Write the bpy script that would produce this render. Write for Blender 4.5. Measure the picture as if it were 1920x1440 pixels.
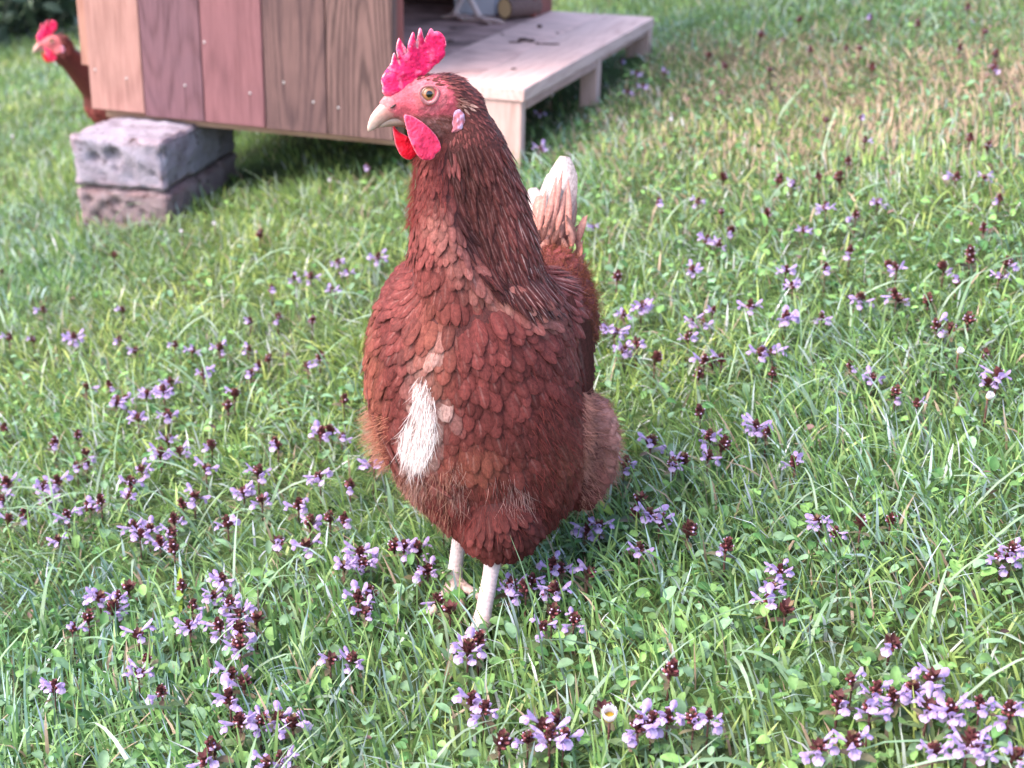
import bpy, bmesh, math, random
import numpy as np
from mathutils import Vector, Matrix, Euler
from mathutils.bvhtree import BVHTree

for o in list(bpy.data.objects): bpy.data.objects.remove(o)
SC = bpy.context.scene
COL = SC.collection
rng = np.random.default_rng(7)
random.seed(7)

# ---------------------------------------------------------------- camera, world, sun, exposure
F, PITCH, ROLL, CH = 2851.0, 0.3785, 0.0204, 0.5769        # focal length in photo pixels, tilt, roll, height
_cp, _sp = math.cos(PITCH), math.sin(PITCH)
FWD = np.array([0, _cp, -_sp]); _r0 = np.array([1., 0, 0]); _u0 = np.array([0, _sp, _cp])
RGT = _r0 * math.cos(ROLL) + _u0 * math.sin(ROLL)
UPV = _u0 * math.cos(ROLL) - _r0 * math.sin(ROLL)
CAMP = np.array([0, 0, CH])
cam = bpy.data.cameras.new("camera"); camo = bpy.data.objects.new("camera", cam); COL.objects.link(camo)
cam.sensor_width = 36; cam.lens = F / 1920 * 36; cam.clip_start = .02; cam.clip_end = 500
m = Matrix.Identity(4)
for i in range(3):
    m[i][0] = RGT[i]; m[i][1] = UPV[i]; m[i][2] = -FWD[i]; m[i][3] = CAMP[i]
camo.matrix_world = m
cam.dof.use_dof = True; cam.dof.focus_distance = 0.99; cam.dof.aperture_fstop = 11.5
SC.camera = camo
SC.render.resolution_x = 1024; SC.render.resolution_y = 768

SUN_EL, SUN_AZ = math.radians(52), math.radians(246)       # azimuth clockwise from +Y
world = bpy.data.worlds.new("World"); SC.world = world; world.use_nodes = True
wn = world.node_tree.nodes; wl = world.node_tree.links
sky = wn.new('ShaderNodeTexSky'); sky.sky_type = 'NISHITA'; sky.sun_disc = False
sky.sun_elevation = SUN_EL; sky.sun_rotation = SUN_AZ; sky.dust_density = 3.0; sky.air_density = 1.0; sky.ozone_density = 1.0
bg = wn['Background']; bg.inputs['Strength'].default_value = 0.15
wl.new(sky.outputs[0], bg.inputs['Color'])
sun = bpy.data.lights.new("sun", 'SUN'); sun.energy = 1.0; sun.angle = math.radians(60); sun.color = (1.0, .85, .80)
suno = bpy.data.objects.new("sun", sun); COL.objects.link(suno)
sd = Vector((math.sin(SUN_AZ) * math.cos(SUN_EL), math.cos(SUN_AZ) * math.cos(SUN_EL), math.sin(SUN_EL)))
suno.rotation_euler = sd.to_track_quat('Z', 'Y').to_euler(); suno.location = (0, 0, 5)
SC.view_settings.view_transform = 'Standard'; SC.view_settings.look = 'None'
SC.view_settings.gamma = 1; SC.view_settings.use_curve_mapping = False
SC.view_settings.exposure = 2.25
SC.cycles.max_bounces = 8; SC.cycles.transparent_max_bounces = 4

# ---------------------------------------------------------------- projection helpers (used to find real-world positions)
def ray(u, v):
    d = FWD * F + RGT * (u - 960) - UPV * (v - 720)
    return d / np.linalg.norm(d)
def atY(u, v, Y):
    d = ray(u, v); return CAMP + d * (Y / d[1])
def atZ(u, v, Z):
    d = ray(u, v); return CAMP + d * ((Z - CH) / d[2])
def proj(P):
    d = np.asarray(P, float) - CAMP; z = d @ FWD
    return 960 + F * (d @ RGT) / z, 720 - F * (d @ UPV) / z, z

# ---------------------------------------------------------------- numpy noise and terrain
def _hash(ix, iy, s):
    h = (ix * 374761393 + iy * 668265263 + s * 982451653) & 0xffffffff
    h = ((h ^ (h >> 13)) * 1274126177) & 0xffffffff
    return ((h ^ (h >> 16)) & 0xffff) / 65535.0
def vnoise(x, y, s=0):
    x = np.asarray(x, float); y = np.asarray(y, float)
    ix = np.floor(x).astype(np.int64); iy = np.floor(y).astype(np.int64)
    fx = x - ix; fy = y - iy; fx = fx * fx * (3 - 2 * fx); fy = fy * fy * (3 - 2 * fy)
    a = _hash(ix, iy, s); b = _hash(ix + 1, iy, s); c = _hash(ix, iy + 1, s); d = _hash(ix + 1, iy + 1, s)
    return (a * (1 - fx) + b * fx) * (1 - fy) + (c * (1 - fx) + d * fx) * fy
def fbm(x, y, s=0, o=3):
    t = 0; a = .5; n = 0
    for i in range(o):
        t = t + a * vnoise(x * 2 ** i, y * 2 ** i, s + i * 17); n += a; a *= .5
    return t / n
def gz(x, y):
    x = np.asarray(x, float); y = np.asarray(y, float)
    base = .035 + .2 * 4 * np.tanh(x / 4) + .01 * np.minimum(y, 8)
    return base + .012 * (fbm(x * 2.3 + 5, y * 2.3, 3) - .5) + .006 * (vnoise(x * 9, y * 9, 9) - .5)
def ground_hit(u, v, h=0.0):
    d = ray(u, v); t = 1.0
    for i in range(40):
        P = CAMP + d * t
        e = P[2] - (gz(P[0], P[1]) + h)
        t += e / max(.08, (-d[2] + .2 * d[0]))*.8
        t = min(max(t, .3), 14)
    return CAMP + d * t

# ---------------------------------------------------------------- mesh helpers
def tag(o, label=None, cat=None, group=None, kind=None):
    if label: o['label'] = label
    if cat: o['category'] = cat
    if group: o['group'] = group
    if kind: o['kind'] = kind
    return o
def empty(name, loc, rz=0):
    o = bpy.data.objects.new(name, None); COL.objects.link(o); o.location = loc; o.rotation_euler = (0, 0, rz)
    o.empty_display_size = .05
    return o
def link(name, me, parent=None, mat=None):
    o = bpy.data.objects.new(name, me); COL.objects.link(o)
    if mat: me.materials.clear(); me.materials.append(mat)
    if parent: o.parent = parent
    return o
def np_mesh(name, V, Fc, col=None, fuv=None, smooth=True):
    """V (n,3); Fc (m,k) all faces with k corners"""
    me = bpy.data.meshes.new(name)
    V = np.ascontiguousarray(V, np.float32); Fc = np.ascontiguousarray(Fc, np.int32)
    nf, k = Fc.shape
    me.vertices.add(len(V)); me.vertices.foreach_set('co', V.ravel())
    me.loops.add(nf * k); me.loops.foreach_set('vertex_index', Fc.ravel())
    me.polygons.add(nf)
    me.polygons.foreach_set('loop_start', np.arange(0, nf * k, k, dtype=np.int32))
    me.polygons.foreach_set('loop_total', np.full(nf, k, np.int32))
    if smooth: me.polygons.foreach_set('use_smooth', np.ones(nf, bool))
    me.update(calc_edges=True)
    if col is not None:
        a = me.attributes.new('Col', 'FLOAT_COLOR', 'POINT')
        c = np.ones((len(V), 4), np.float32); c[:, :col.shape[1]] = col
        a.data.foreach_set('color', c.ravel())
    if fuv is not None:
        a = me.attributes.new('fuv', 'FLOAT_VECTOR', 'POINT')
        c = np.zeros((len(V), 3), np.float32); c[:, :fuv.shape[1]] = fuv
        a.data.foreach_set('vector', c.ravel())
    return me
class MB:
    """collects small pieces with a colour per vertex"""
    def __init__(s): s.v = []; s.f = []; s.c = []; s.n = 0
    def add(s, V, Fs, c):
        V = np.asarray(V, float); s.v.append(V)
        s.f += [tuple(i + s.n for i in f) for f in Fs]
        c = np.asarray(c, float)
        s.c.append(np.tile(c, (len(V), 1)) if c.ndim == 1 else c); s.n += len(V)
    def mesh(s, name, smooth=True):
        me = bpy.data.meshes.new(name); V = np.concatenate(s.v)
        me.from_pydata([tuple(x) for x in V], [], s.f)
        if smooth: me.polygons.foreach_set('use_smooth', [True] * len(me.polygons))
        a = me.attributes.new('Col', 'FLOAT_COLOR', 'POINT')
        c = np.ones((len(V), 4), np.float32); c[:, :3] = np.concatenate(s.c)[:, :3]
        a.data.foreach_set('color', c.ravel()); me.update()
        return me
def grid_faces(nr, nc, wrap=False):
    Fs = []
    for i in range(nr - 1):
        for j in range(nc if wrap else nc - 1):
            a = i * nc + j; b = i * nc + (j + 1) % nc
            Fs.append((a, b, b + nc, a + nc))
    return Fs
def frame_from(t, up=(0, 0, 1)):
    t = np.asarray(t, float); t = t / np.linalg.norm(t)
    s = np.cross(up, t)
    if np.linalg.norm(s) < 1e-5: s = np.cross((0, 1, 0), t)
    s = s / np.linalg.norm(s); n = np.cross(t, s)
    return np.array([t, s, n])           # rows: along, side, normal
def tube(pts, rad, seg=10, caps=True):
    pts = np.asarray(pts, float); n = len(pts)
    V = []; Fs = []
    s = None
    for i in range(n):
        t = pts[min(i + 1, n - 1)] - pts[max(i - 1, 0)]; t /= np.linalg.norm(t) + 1e-12
        if s is None:
            s = np.cross(t, (0.13, .2, .97)); s /= np.linalg.norm(s)
        else:
            s = s - t * (s @ t); s /= np.linalg.norm(s)
        b = np.cross(t, s)
        for j in range(seg):
            a = 2 * math.pi * j / seg
            V.append(pts[i] + rad[i] * (math.cos(a) * s + math.sin(a) * b))
    Fs = grid_faces(n, seg, True)
    if caps:
        Fs.append(tuple(range(seg))[::-1]); Fs.append(tuple((n - 1) * seg + j for j in range(seg)))
    return np.array(V), Fs
def leafv(L, W, shape=(.15, .8, 1, .75, .12), cup=.25, curl=.2, nc=3):
    """a leaf lying along +x, bending towards -z (curl), edges raised (cup)"""
    nr = len(shape); V = []
    for i, w in enumerate(shape):
        a = i / (nr - 1)
        for j in range(nc):
            y = (j / (nc - 1) * 2 - 1)
            V.append((a * L, y * w * W / 2, cup * abs(y) ** 1.5 * w * W / 2 - curl * L * a * a))
    return np.array(V), grid_faces(nr, nc)
def xf(V, R, loc): return V @ R + np.asarray(loc)     # R rows = local axes in world

# ---------------------------------------------------------------- material helpers
def mat(name, rough=.6, spec=.3):
    mt = bpy.data.materials.new(name); mt.use_nodes = True
    nt = mt.node_tree; b = nt.nodes['Principled BSDF']
    b.inputs['Roughness'].default_value = rough; b.inputs['Specular IOR Level'].default_value = spec
    return mt, nt, b
class NT:
    def __init__(s, nt): s.nt = nt
    def n(s, t, **k):
        nd = s.nt.nodes.new(t)
        for a, b in k.items(): setattr(nd, a, b)
        return nd
    def l(s, a, b): s.nt.links.new(a, b)
    def math(s, op, a, b=None, c=None, clamp=False):
        nd = s.n('ShaderNodeMath', operation=op, use_clamp=clamp)
        for i, x in enumerate((a, b, c)):
            if x is None: continue
            if isinstance(x, (int, float)): nd.inputs[i].default_value = x
            else: s.l(x, nd.inputs[i])
        return nd.outputs[0]
    def mix(s, fac, a, b, mode='MIX'):
        nd = s.n('ShaderNodeMix', data_type='RGBA', blend_type=mode)
        for i, x in ((0, fac), (6, a), (7, b)):
            if isinstance(x, (int, float)): nd.inputs[i].default_value = x
            elif isinstance(x, tuple): nd.inputs[i].default_value = (*x[:3], 1)
            else: s.l(x, nd.inputs[i])
        return nd.outputs[2]
    def noise(s, vec, scale, detail=4, rough=.55, dist=0):
        nd = s.n('ShaderNodeTexNoise'); nd.inputs['Scale'].default_value = scale
        nd.inputs['Detail'].default_value = detail; nd.inputs['Roughness'].default_value = rough
        nd.inputs['Distortion'].default_value = dist
        if vec is not None: s.l(vec, nd.inputs['Vector'])
        return nd.outputs[0]
    def ramp(s, f, stops):
        nd = s.n('ShaderNodeValToRGB'); e = nd.color_ramp.elements
        while len(e) < len(stops): e.new(.5)
        for q, (p, c) in zip(e, stops):
            q.position = p; q.color = (*c, 1) if len(c) == 3 else c
        s.l(f, nd.inputs[0]); return nd.outputs[0]
    def obj(s, scale=(1, 1, 1)):
        tc = s.n('ShaderNodeTexCoord'); mp = s.n('ShaderNodeMapping'); s.l(tc.outputs['Object'], mp.inputs[0])
        mp.inputs['Scale'].default_value = scale; return mp.outputs[0]
    def attr(s, name):
        nd = s.n('ShaderNodeAttribute'); nd.attribute_name = name; return nd
    def bump(s, h, b, strength=.3, dist=.001):
        nd = s.n('ShaderNodeBump'); nd.inputs['Strength'].default_value = strength; nd.inputs['Distance'].default_value = dist
        s.l(h, nd.inputs['Height']); s.l(nd.outputs[0], b.inputs['Normal'])

def leaf_mat(name, rough=.5, trans=.35, spec=.35, vary=.35, scale=300):
    mt, nt, b = mat(name, rough, spec); g = NT(nt)
    a = g.attr('Col'); nz = g.noise(g.obj(), scale, 2)
    c = g.mix(1.0, a.outputs['Color'], g.ramp(nz, [(.25, (1 - vary,) * 3), (.75, (1 + vary,) * 3)]), 'MULTIPLY')
    g.l(c, b.inputs['Base Color'])
    tr = g.n('ShaderNodeBsdfTranslucent'); g.l(c, tr.inputs['Color'])
    ms = g.n('ShaderNodeMixShader'); ms.inputs[0].default_value = trans
    g.l(b.outputs[0], ms.inputs[1]); g.l(tr.outputs[0], ms.inputs[2])
    g.l(ms.outputs[0], nt.nodes['Material Output'].inputs['Surface'])
    return mt
M_GRASS = leaf_mat('grass_blades', .42, .33, .45, .2, 60)
M_LEAF = leaf_mat('ground_leaves', .5, .25, .3, .25, 250)
M_PETAL = leaf_mat('petals', .6, .4, .2, .15, 500)
M_BRACT = leaf_mat('bracts', .6, .15, .3, .35, 500)

# soil under the grass
mt, nt, b = mat('soil', .95, .1); g = NT(nt)
oc = g.obj()
n1 = g.noise(oc, 9, 5); n2 = g.noise(oc, 120, 4)
c = g.mix(g.math('MULTIPLY', n2, .8), (.03, .05, .018), (.08, .085, .04))
c = g.mix(g.ramp(n1, [(.4, (0, 0, 0)), (.65, (1, 1, 1))]), c, (.07, .12, .035))
g.l(c, b.inputs['Base Color']); g.bump(n2, b, .8, .01); M_SOIL = mt

# ---------------------------------------------------------------- ground sheet
def build_ground():
    def axis(a, b, mid0, mid1, fine, n):
        left = mid0 - (np.geomspace(1, 1 + (mid0 - a), n) - 1)[::-1]
        right = mid1 + (np.geomspace(1, 1 + (b - mid1), n) - 1)
        return np.concatenate([left[:-1], np.arange(mid0, mid1, fine), right])
    xs = axis(-60, 60, -3.2, 3.2, .035, 24); ys = axis(-40, 120, .2, 7, .035, 24)
    X, Y = np.meshgrid(xs, ys); V = np.stack([X, Y, gz(X, Y)], -1).reshape(-1, 3)
    nx, ny = len(xs), len(ys); i = np.arange(nx * ny).reshape(ny, nx)
    Fc = np.stack([i[:-1, :-1], i[:-1, 1:], i[1:, 1:], i[1:, :-1]], -1).reshape(-1, 4)
    o = link('ground', np_mesh('ground', V, Fc), None, M_SOIL); tag(o, kind='structure')
build_ground()

# ---------------------------------------------------------------- coop frame of reference
PHI = 0.3195
CA = np.array([-math.cos(PHI), math.sin(PHI), 0]); CB = np.array([math.sin(PHI), math.cos(PHI), 0]); CZ = np.array([0, 0, 1.])
CP = np.array([.0087, 2.119, .1766]); CE, CL, CD, CDROP = .1977, .5066, .7598, .090
CK = CP + CA * CE
def coop(a, b, z): return CP + CA * a + CB * b + CZ * z   # a to the left from the platform's near right corner, b backwards, z above the deck
def inside_coop(x, y):
    dx = x - CP[0]; dy = y - CP[1]
    a = dx * CA[0] + dy * CA[1]; b_ = dx * CB[0] + dy * CB[1]
    return a, b_

# ---------------------------------------------------------------- grass
def dry_mask(x, y):
    d, n = 0, 0
    for (u, v, rx, ry, w) in ((1620, 150, .50, .36, .95), (1900, 190, .42, .30, .9), (1380, 110, .34, .20, .75), (1500, 265, .22, .12, .7)):
        P = DRYC[(u, v)]
        q = ((x - P[0]) / rx) ** 2 + ((y - P[1]) / ry) ** 2
        d = np.maximum(d, w * np.exp(-q * 1.1))
    return d * (0.15 + 1.25 * fbm(x * 6, y * 6, 41))
DRYC = {(u, v): ground_hit(u, v) for u, v in ((1620, 150), (1900, 190), (1380, 110), (1500, 265))}

def blades(x, y, L, W, lean, az, bend, colr, rows=4, twist=0.4):
    """vectorised grass blades: arrays of size n"""
    n = len(x); z0 = gz(x, y) - .003
    a = np.linspace(0, 1, rows)[None, :, None]
    dirh = np.stack([np.cos(az), np.sin(az), 0 * az], -1)[:, None, :]
    ang = lean[:, None] + bend[:, None] * a[:, :, 0]           # angle from vertical along the blade
    seg = L[:, None] / (rows - 1)
    hx = np.concatenate([np.zeros((n, 1)), np.cumsum(np.sin(ang[:, :-1] * .5 + ang[:, 1:] * .5) * seg, 1)], 1)
    hz = np.concatenate([np.zeros((n, 1)), np.cumsum(np.cos(ang[:, :-1] * .5 + ang[:, 1:] * .5) * seg, 1)], 1)
    hz = np.maximum(hz, -.0)
    C = np.stack([x, y, z0], -1)[:, None, :] + dirh * hx[:, :, None] + np.array([0, 0, 1.]) * hz[:, :, None]
    sa = az + math.pi / 2 + twist * rng.normal(size=n)
    side = np.stack([np.cos(sa), np.sin(sa), .25 * rng.normal(size=n)], -1)[:, None, :]
    prof = np.interp(np.linspace(0, 1, rows), [0, .3, .7, 1], [.75, 1, .8, .06])[None, :, None]
    off = side * W[:, None, None] * .5 * prof
    V = np.stack([C - off, C + off], 2).reshape(-1, 3)          # n, rows, 2
    base = (np.arange(n) * rows * 2)[:, None]
    q = np.array([[2 * i, 2 * i + 1, 2 * i + 3, 2 * i + 2] for i in range(rows - 1)])
    Fc = (base[:, :, None] + q[None]).reshape(-1, 4)
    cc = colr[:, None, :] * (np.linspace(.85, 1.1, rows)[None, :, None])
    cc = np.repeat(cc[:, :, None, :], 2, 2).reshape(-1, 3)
    return V, Fc, cc
PAL = 1.34 * np.array([1.05, 1.0, 1.28]) * np.array([[.075, .155, .032], [.105, .20, .04], [.16, .26, .055], [.22, .32, .07], [.12, .21, .10], [.24, .33, .22], [.36, .42, .33], [.045, .10, .025]])
def grass_color(x, y, n):
    k1 = fbm(x * 3.1, y * 3.1, 21); k2 = fbm(x * 11, y * 11, 22)
    r = rng.random(n)
    idx = np.select([r < .20, r < .46, r < .66, r < .74 + .15 * (k1 - .5), r < .84, r < .93, r < .955], [0, 1, 2, 3, 4, 5, 6], 7)
    c = PAL[idx] * (0.75 + .5 * rng.random((n, 1)))
    c = c * (0.72 + .6 * k2[:, None]) * (1 + (k1[:, None] - .5) * np.array([.7, .25, -.2]))
    d = dry_mask(x, y); t = rng.random(n) < d * .95
    tan = np.array([.38, .30, .20]) * (.55 + .7 * rng.random((n, 1)))
    c[t] = tan[t]
    t2 = rng.random(n) < .035
    c[t2] = np.array([.34, .28, .19]) * (.6 + .6 * rng.random((t2.sum(), 1)))
    return np.clip(c * np.array([1.12, 1.0, 1.0]), .01, .6)
def scatter(y0, y1, dens, margin):
    half = .345 * y1 * 1.08 + margin
    n = int(2 * half * (y1 - y0) * dens)
    x = rng.uniform(-half, half, n); y = rng.uniform(y0, y1, n)
    k = np.abs(x) < .345 * y * 1.08 + margin
    return x[k], y[k]
def build_grass():
    Vs, Fs, Cs, off = [], [], [], 0
    def push(V, Fc, c):
        nonlocal off
        Vs.append(V); Fs.append(Fc + off); Cs.append(c); off += len(V)
    bands = [(.36, 1.0, 42000, .30, 1.0, 4), (1.0, 1.5, 36000, .32, 1.0, 4), (1.5, 2.2, 27000, .35, 1.05, 4), (2.2, 3.2, 19000, .4, 1.15, 3), (3.2, 4.6, 13000, .45, 1.35, 3), (4.6, 7.5, 7000, .4, 1.8, 3)]
    for y0, y1, dens, mg, wf, rows in bands:
        x, y = scatter(y0, y1, dens, mg); n = len(x)
        # pull blades into tufts
        cell = .016; cx = np.floor(x / cell); cy = np.floor(y / cell)
        tx = (cx + _hash(cx.astype(np.int64), cy.astype(np.int64), 5)) * cell; ty = (cy + _hash(cx.astype(np.int64), cy.astype(np.int64), 6)) * cell
        pull = .55 * rng.random(n); x = x * (1 - pull) + tx * pull; y = y * (1 - pull) + ty * pull
        den = fbm(x * 5, y * 5, 31); keep = rng.random(n) < np.clip(.35 + 1.3 * den, 0, 1)
        a, b_ = inside_coop(x, y)
        under = (a > -.01) & (a < CE + CL) & (b_ > .02) & (b_ < CD)
        keep &= ~(under & (rng.random(n) < .75))
        x, y = x[keep], y[keep]; n = len(x); under = under[keep]
        hgt = .55 + .9 * fbm(x * 4, y * 4, 33)
        d = dry_mask(x, y)
        L = (.018 + .026 * rng.random(n) ** 1.3) * hgt * (1 - .35 * d)
        L = np.where(under, L * .7, L)
        W = (.0011 + .0014 * rng.random(n)) * wf
        windaz = 5 * fbm(x * 2.2, y * 2.2, 35)
        az = np.where(rng.random(n) < .35, windaz, rng.uniform(0, 2 * math.pi, n))
        lean = np.abs(rng.normal(.35, .35, n)); bend = rng.uniform(.1, 1.5, n)
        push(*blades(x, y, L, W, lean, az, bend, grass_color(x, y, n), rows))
    # long arching blue-grey and pale blades standing above the turf
    for y0, y1, dens, mg in ((.42, 1.3, 900, .1), (1.3, 2.6, 480, .15), (2.6, 4.5, 200, .2)):
        x, y = scatter(y0, y1, dens, mg); n = len(x)
        a, b_ = inside_coop(x, y)
        k = ~((a > -.03) & (a < CE + CL + .02) & (b_ > -.02) & (b_ < CD)) & (dry_mask(x, y) < .45); x, y = x[k], y[k]; n = len(x)
        dn = np.hypot(x + .02, y - .97); L = np.where(dn < .13, .04, .05 + .06 * rng.random(n) ** 1.5)
        c = np.where(rng.random((n, 1)) < .6, np.array([[.17, .27, .14]]), np.array([[.27, .36, .24]])) * (.7 + .6 * rng.random((n, 1)))
        push(*blades(x, y, L, .0013 + .0016 * rng.random(n), np.abs(rng.normal(.45, .3, n)), rng.uniform(0, 6.28, n), rng.uniform(.8, 2.2, n), c, 7))
    me = np_mesh('grass', np.concatenate(Vs), np.concatenate(Fs), np.concatenate(Cs))
    o = link('grass', me, None, M_GRASS); tag(o, 'short mixed green lawn grass with dry straw coloured patches', 'grass', kind='stuff')
    print('grass verts', len(me.vertices))
build_grass()

def build_ground_leaves():
    Vs, Fs, Cs, off = [], [], [], 0
    tv, tf = leafv(1, 1, (.25, .85, 1, .92, .35), .45, .3, 3); tf = np.array(tf)
    for y0, y1, dens, mg in ((.42, 1.0, 12500, .1), (1.0, 1.6, 7000, .12), (1.6, 2.6, 4000, .15), (2.6, 4.2, 2200, .2)):
        x, y = scatter(y0, y1, dens, mg)
        den = fbm(x * 4.5 + 9, y * 4.5, 51); bias = np.clip((x * .35 + .15), -.12, .25) + np.where(y < 1.0, .12, 0)
        k = rng.random(len(x)) < np.clip((den - .38 + bias) * 3, 0.05, 1); x, y = x[k], y[k]
        a, b_ = inside_coop(x, y); k = ~((a > -.01) & (a < CE + CL) & (b_ > .05) & (b_ < CD)); x, y = x[k], y[k]; n = len(x)
        d = dry_mask(x, y)
        L = (.0045 + .0068 * rng.random(n) ** 1.4); W = L * (.55 + .35 * rng.random(n))
        big = rng.random(n) < .03; L = np.where(big, L * 1.5, L)
        az = rng.uniform(0, 6.28, n); el = rng.normal(.35, .4, n)
        t = np.stack([np.cos(az) * np.cos(el), np.sin(az) * np.cos(el), np.sin(el)], -1)
        s = np.stack([-np.sin(az), np.cos(az), .35 * rng.normal(size=n)], -1); s /= np.linalg.norm(s, axis=1)[:, None]
        nn = np.cross(t, s)
        P = np.stack([x, y, gz(x, y) + .004 + .016 * rng.random(n)], -1)
        V = (P[:, None, :] + t[:, None, :] * (tv[None, :, 0:1] * L[:, None, None]) + s[:, None, :] * (tv[None, :, 1:2] * W[:, None, None]) + nn[:, None, :] * (tv[None, :, 2:3] * W[:, None, None])).reshape(-1, 3)
        Fc = (tf[None] + (np.arange(n) * len(tv))[:, None, None]).reshape(-1, 4)
        r = rng.random((n, 1)); pal = np.array([[.05, .12, .035], [.085, .16, .05], [.11, .19, .10], [.12, .22, .06], [.09, .15, .08]])
        c = pal[rng.integers(0, 5, n)] * 1.35 * (.7 + .7 * r)
        br = rng.random(n) < .008 + .30 * d; c[br] = np.array([.15, .09, .075]) * (.4 + rng.random((br.sum(), 1)))
        c = np.repeat(c[:, None, :], len(tv), 1)
        mid = (np.abs(tv[:, 1]) < .01); c[:, mid] *= 1.18
        Vs.append(V); Fs.append(Fc + off); Cs.append(c.reshape(-1, 3)); off += len(V)
    me = np_mesh('ground_leaves', np.concatenate(Vs), np.concatenate(Fs), np.concatenate(Cs))
    tag(link('ground_leaves', me, None, M_LEAF), 'small rounded weed and clover leaves growing low between the grass', 'ground cover', kind='stuff')
build_ground_leaves()
# ---------------------------------------------------------------- chicken coop
WK = .70
def wood(name, base, dark, axis='z', knots=0, seed=0.0, rough=.75, ringy=0.0, blotch=.35, pale=None, nails=()):
    mt, nt, b = mat(name, rough, .25); g = NT(nt)
    tc = g.n('ShaderNodeTexCoord'); mp = g.n('ShaderNodeMapping'); g.l(tc.outputs['Object'], mp.inputs[0])
    mp.inputs['Location'].default_value = (seed, seed * 1.7, seed * .6)
    sc = {'z': (1, 1, .055), 'y': (1, .055, 1), 'x': (.055, 1, 1)}[axis]
    mp2 = g.n('ShaderNodeMapping'); g.l(mp.outputs[0], mp2.inputs[0]); mp2.inputs['Scale'].default_value = sc
    fine = g.noise(mp2.outputs[0], 420, 4, .65); mid = g.noise(mp2.outputs[0], 95, 3, .55, .6); big = g.noise(mp.outputs[0], 14, 3)
    sc3 = {'z': (1, 1, .12), 'y': (1, .12, 1), 'x': (.12, 1, 1)}[axis]
    mp3 = g.n('ShaderNodeMapping'); g.l(mp.outputs[0], mp3.inputs[0]); mp3.inputs['Scale'].default_value = sc3
    lf = g.noise(mp3.outputs[0], 9, 1, .4)
    ring = g.math('SINE', g.math('MULTIPLY', lf, 110 + 70 * ringy)); ring = g.math('MULTIPLY_ADD', ring, .5, .5)
    ring = g.math('POWER', ring, 3.0)
    f = g.math('ADD', g.math('MULTIPLY', mid, .75), g.math('MULTIPLY', ring, .16 + .38 * ringy))
    f = g.math('ADD', f, g.math('MULTIPLY', g.math('SUBTRACT', fine, .5), .95))
    base = tuple(x * WK * 1.06 for x in base); dark = tuple(x * WK * .90 for x in dark); pale = tuple(x * WK for x in pale) if pale else None
    fac = g.ramp(f, [(.32, (0, 0, 0)), (.70, (1.0, 1.0, 1.0))])
    c = g.mix(fac, base, dark)
    c = g.mix(g.math('MULTIPLY', g.ramp(big, [(.42, (0, 0, 0)), (.7, (1, 1, 1))]), blotch), c, pale or tuple(x * .6 for x in base))
    # dark run below each nail
    sx = g.n('ShaderNodeSeparateXYZ'); g.l(tc.outputs['Object'], sx.inputs[0])
    for (nx, nz, w, ln) in nails:
        dx = g.math('ABSOLUTE', g.math('SUBTRACT', sx.outputs[0], nx))
        ax = g.math('SUBTRACT', 1.0, g.math('DIVIDE', dx, w), clamp=True)
        dz = g.math('DIVIDE', g.math('SUBTRACT', nz, sx.outputs[2]), ln)
        az = g.math('MULTIPLY', g.math('GREATER_THAN', dz, 0.0), g.math('SUBTRACT', 1.0, dz, clamp=True))
        c = g.mix(g.math('MULTIPLY', g.math('MULTIPLY', ax, g.math('POWER', az, .5)), .75), c, tuple(x * .35 for x in dark))
    g.l(c, b.inputs['Base Color']); g.bump(g.math('SUBTRACT', 1.0, f), b, .35, .002)
    return mt
def boxm(name, x0, x1, y0, y1, z0, z1, bev=.0015, wob=0, cuts=0):
    bm = bmesh.new(); bmesh.ops.create_cube(bm, size=1)
    for v in bm.verts:
        v.co = Vector((x0 + (v.co.x + .5) * (x1 - x0), y0 + (v.co.y + .5) * (y1 - y0), z0 + (v.co.z + .5) * (z1 - z0)))
    if wob:
        for v in bm.verts: v.co += Vector([random.uniform(-wob, wob) for _ in range(3)])
    if bev: bmesh.ops.bevel(bm, geom=list(bm.edges), offset=bev, segments=2, affect='EDGES', profile=.6)
    me = bpy.data.meshes.new(name); bm.to_mesh(me); bm.free(); return me

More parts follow.
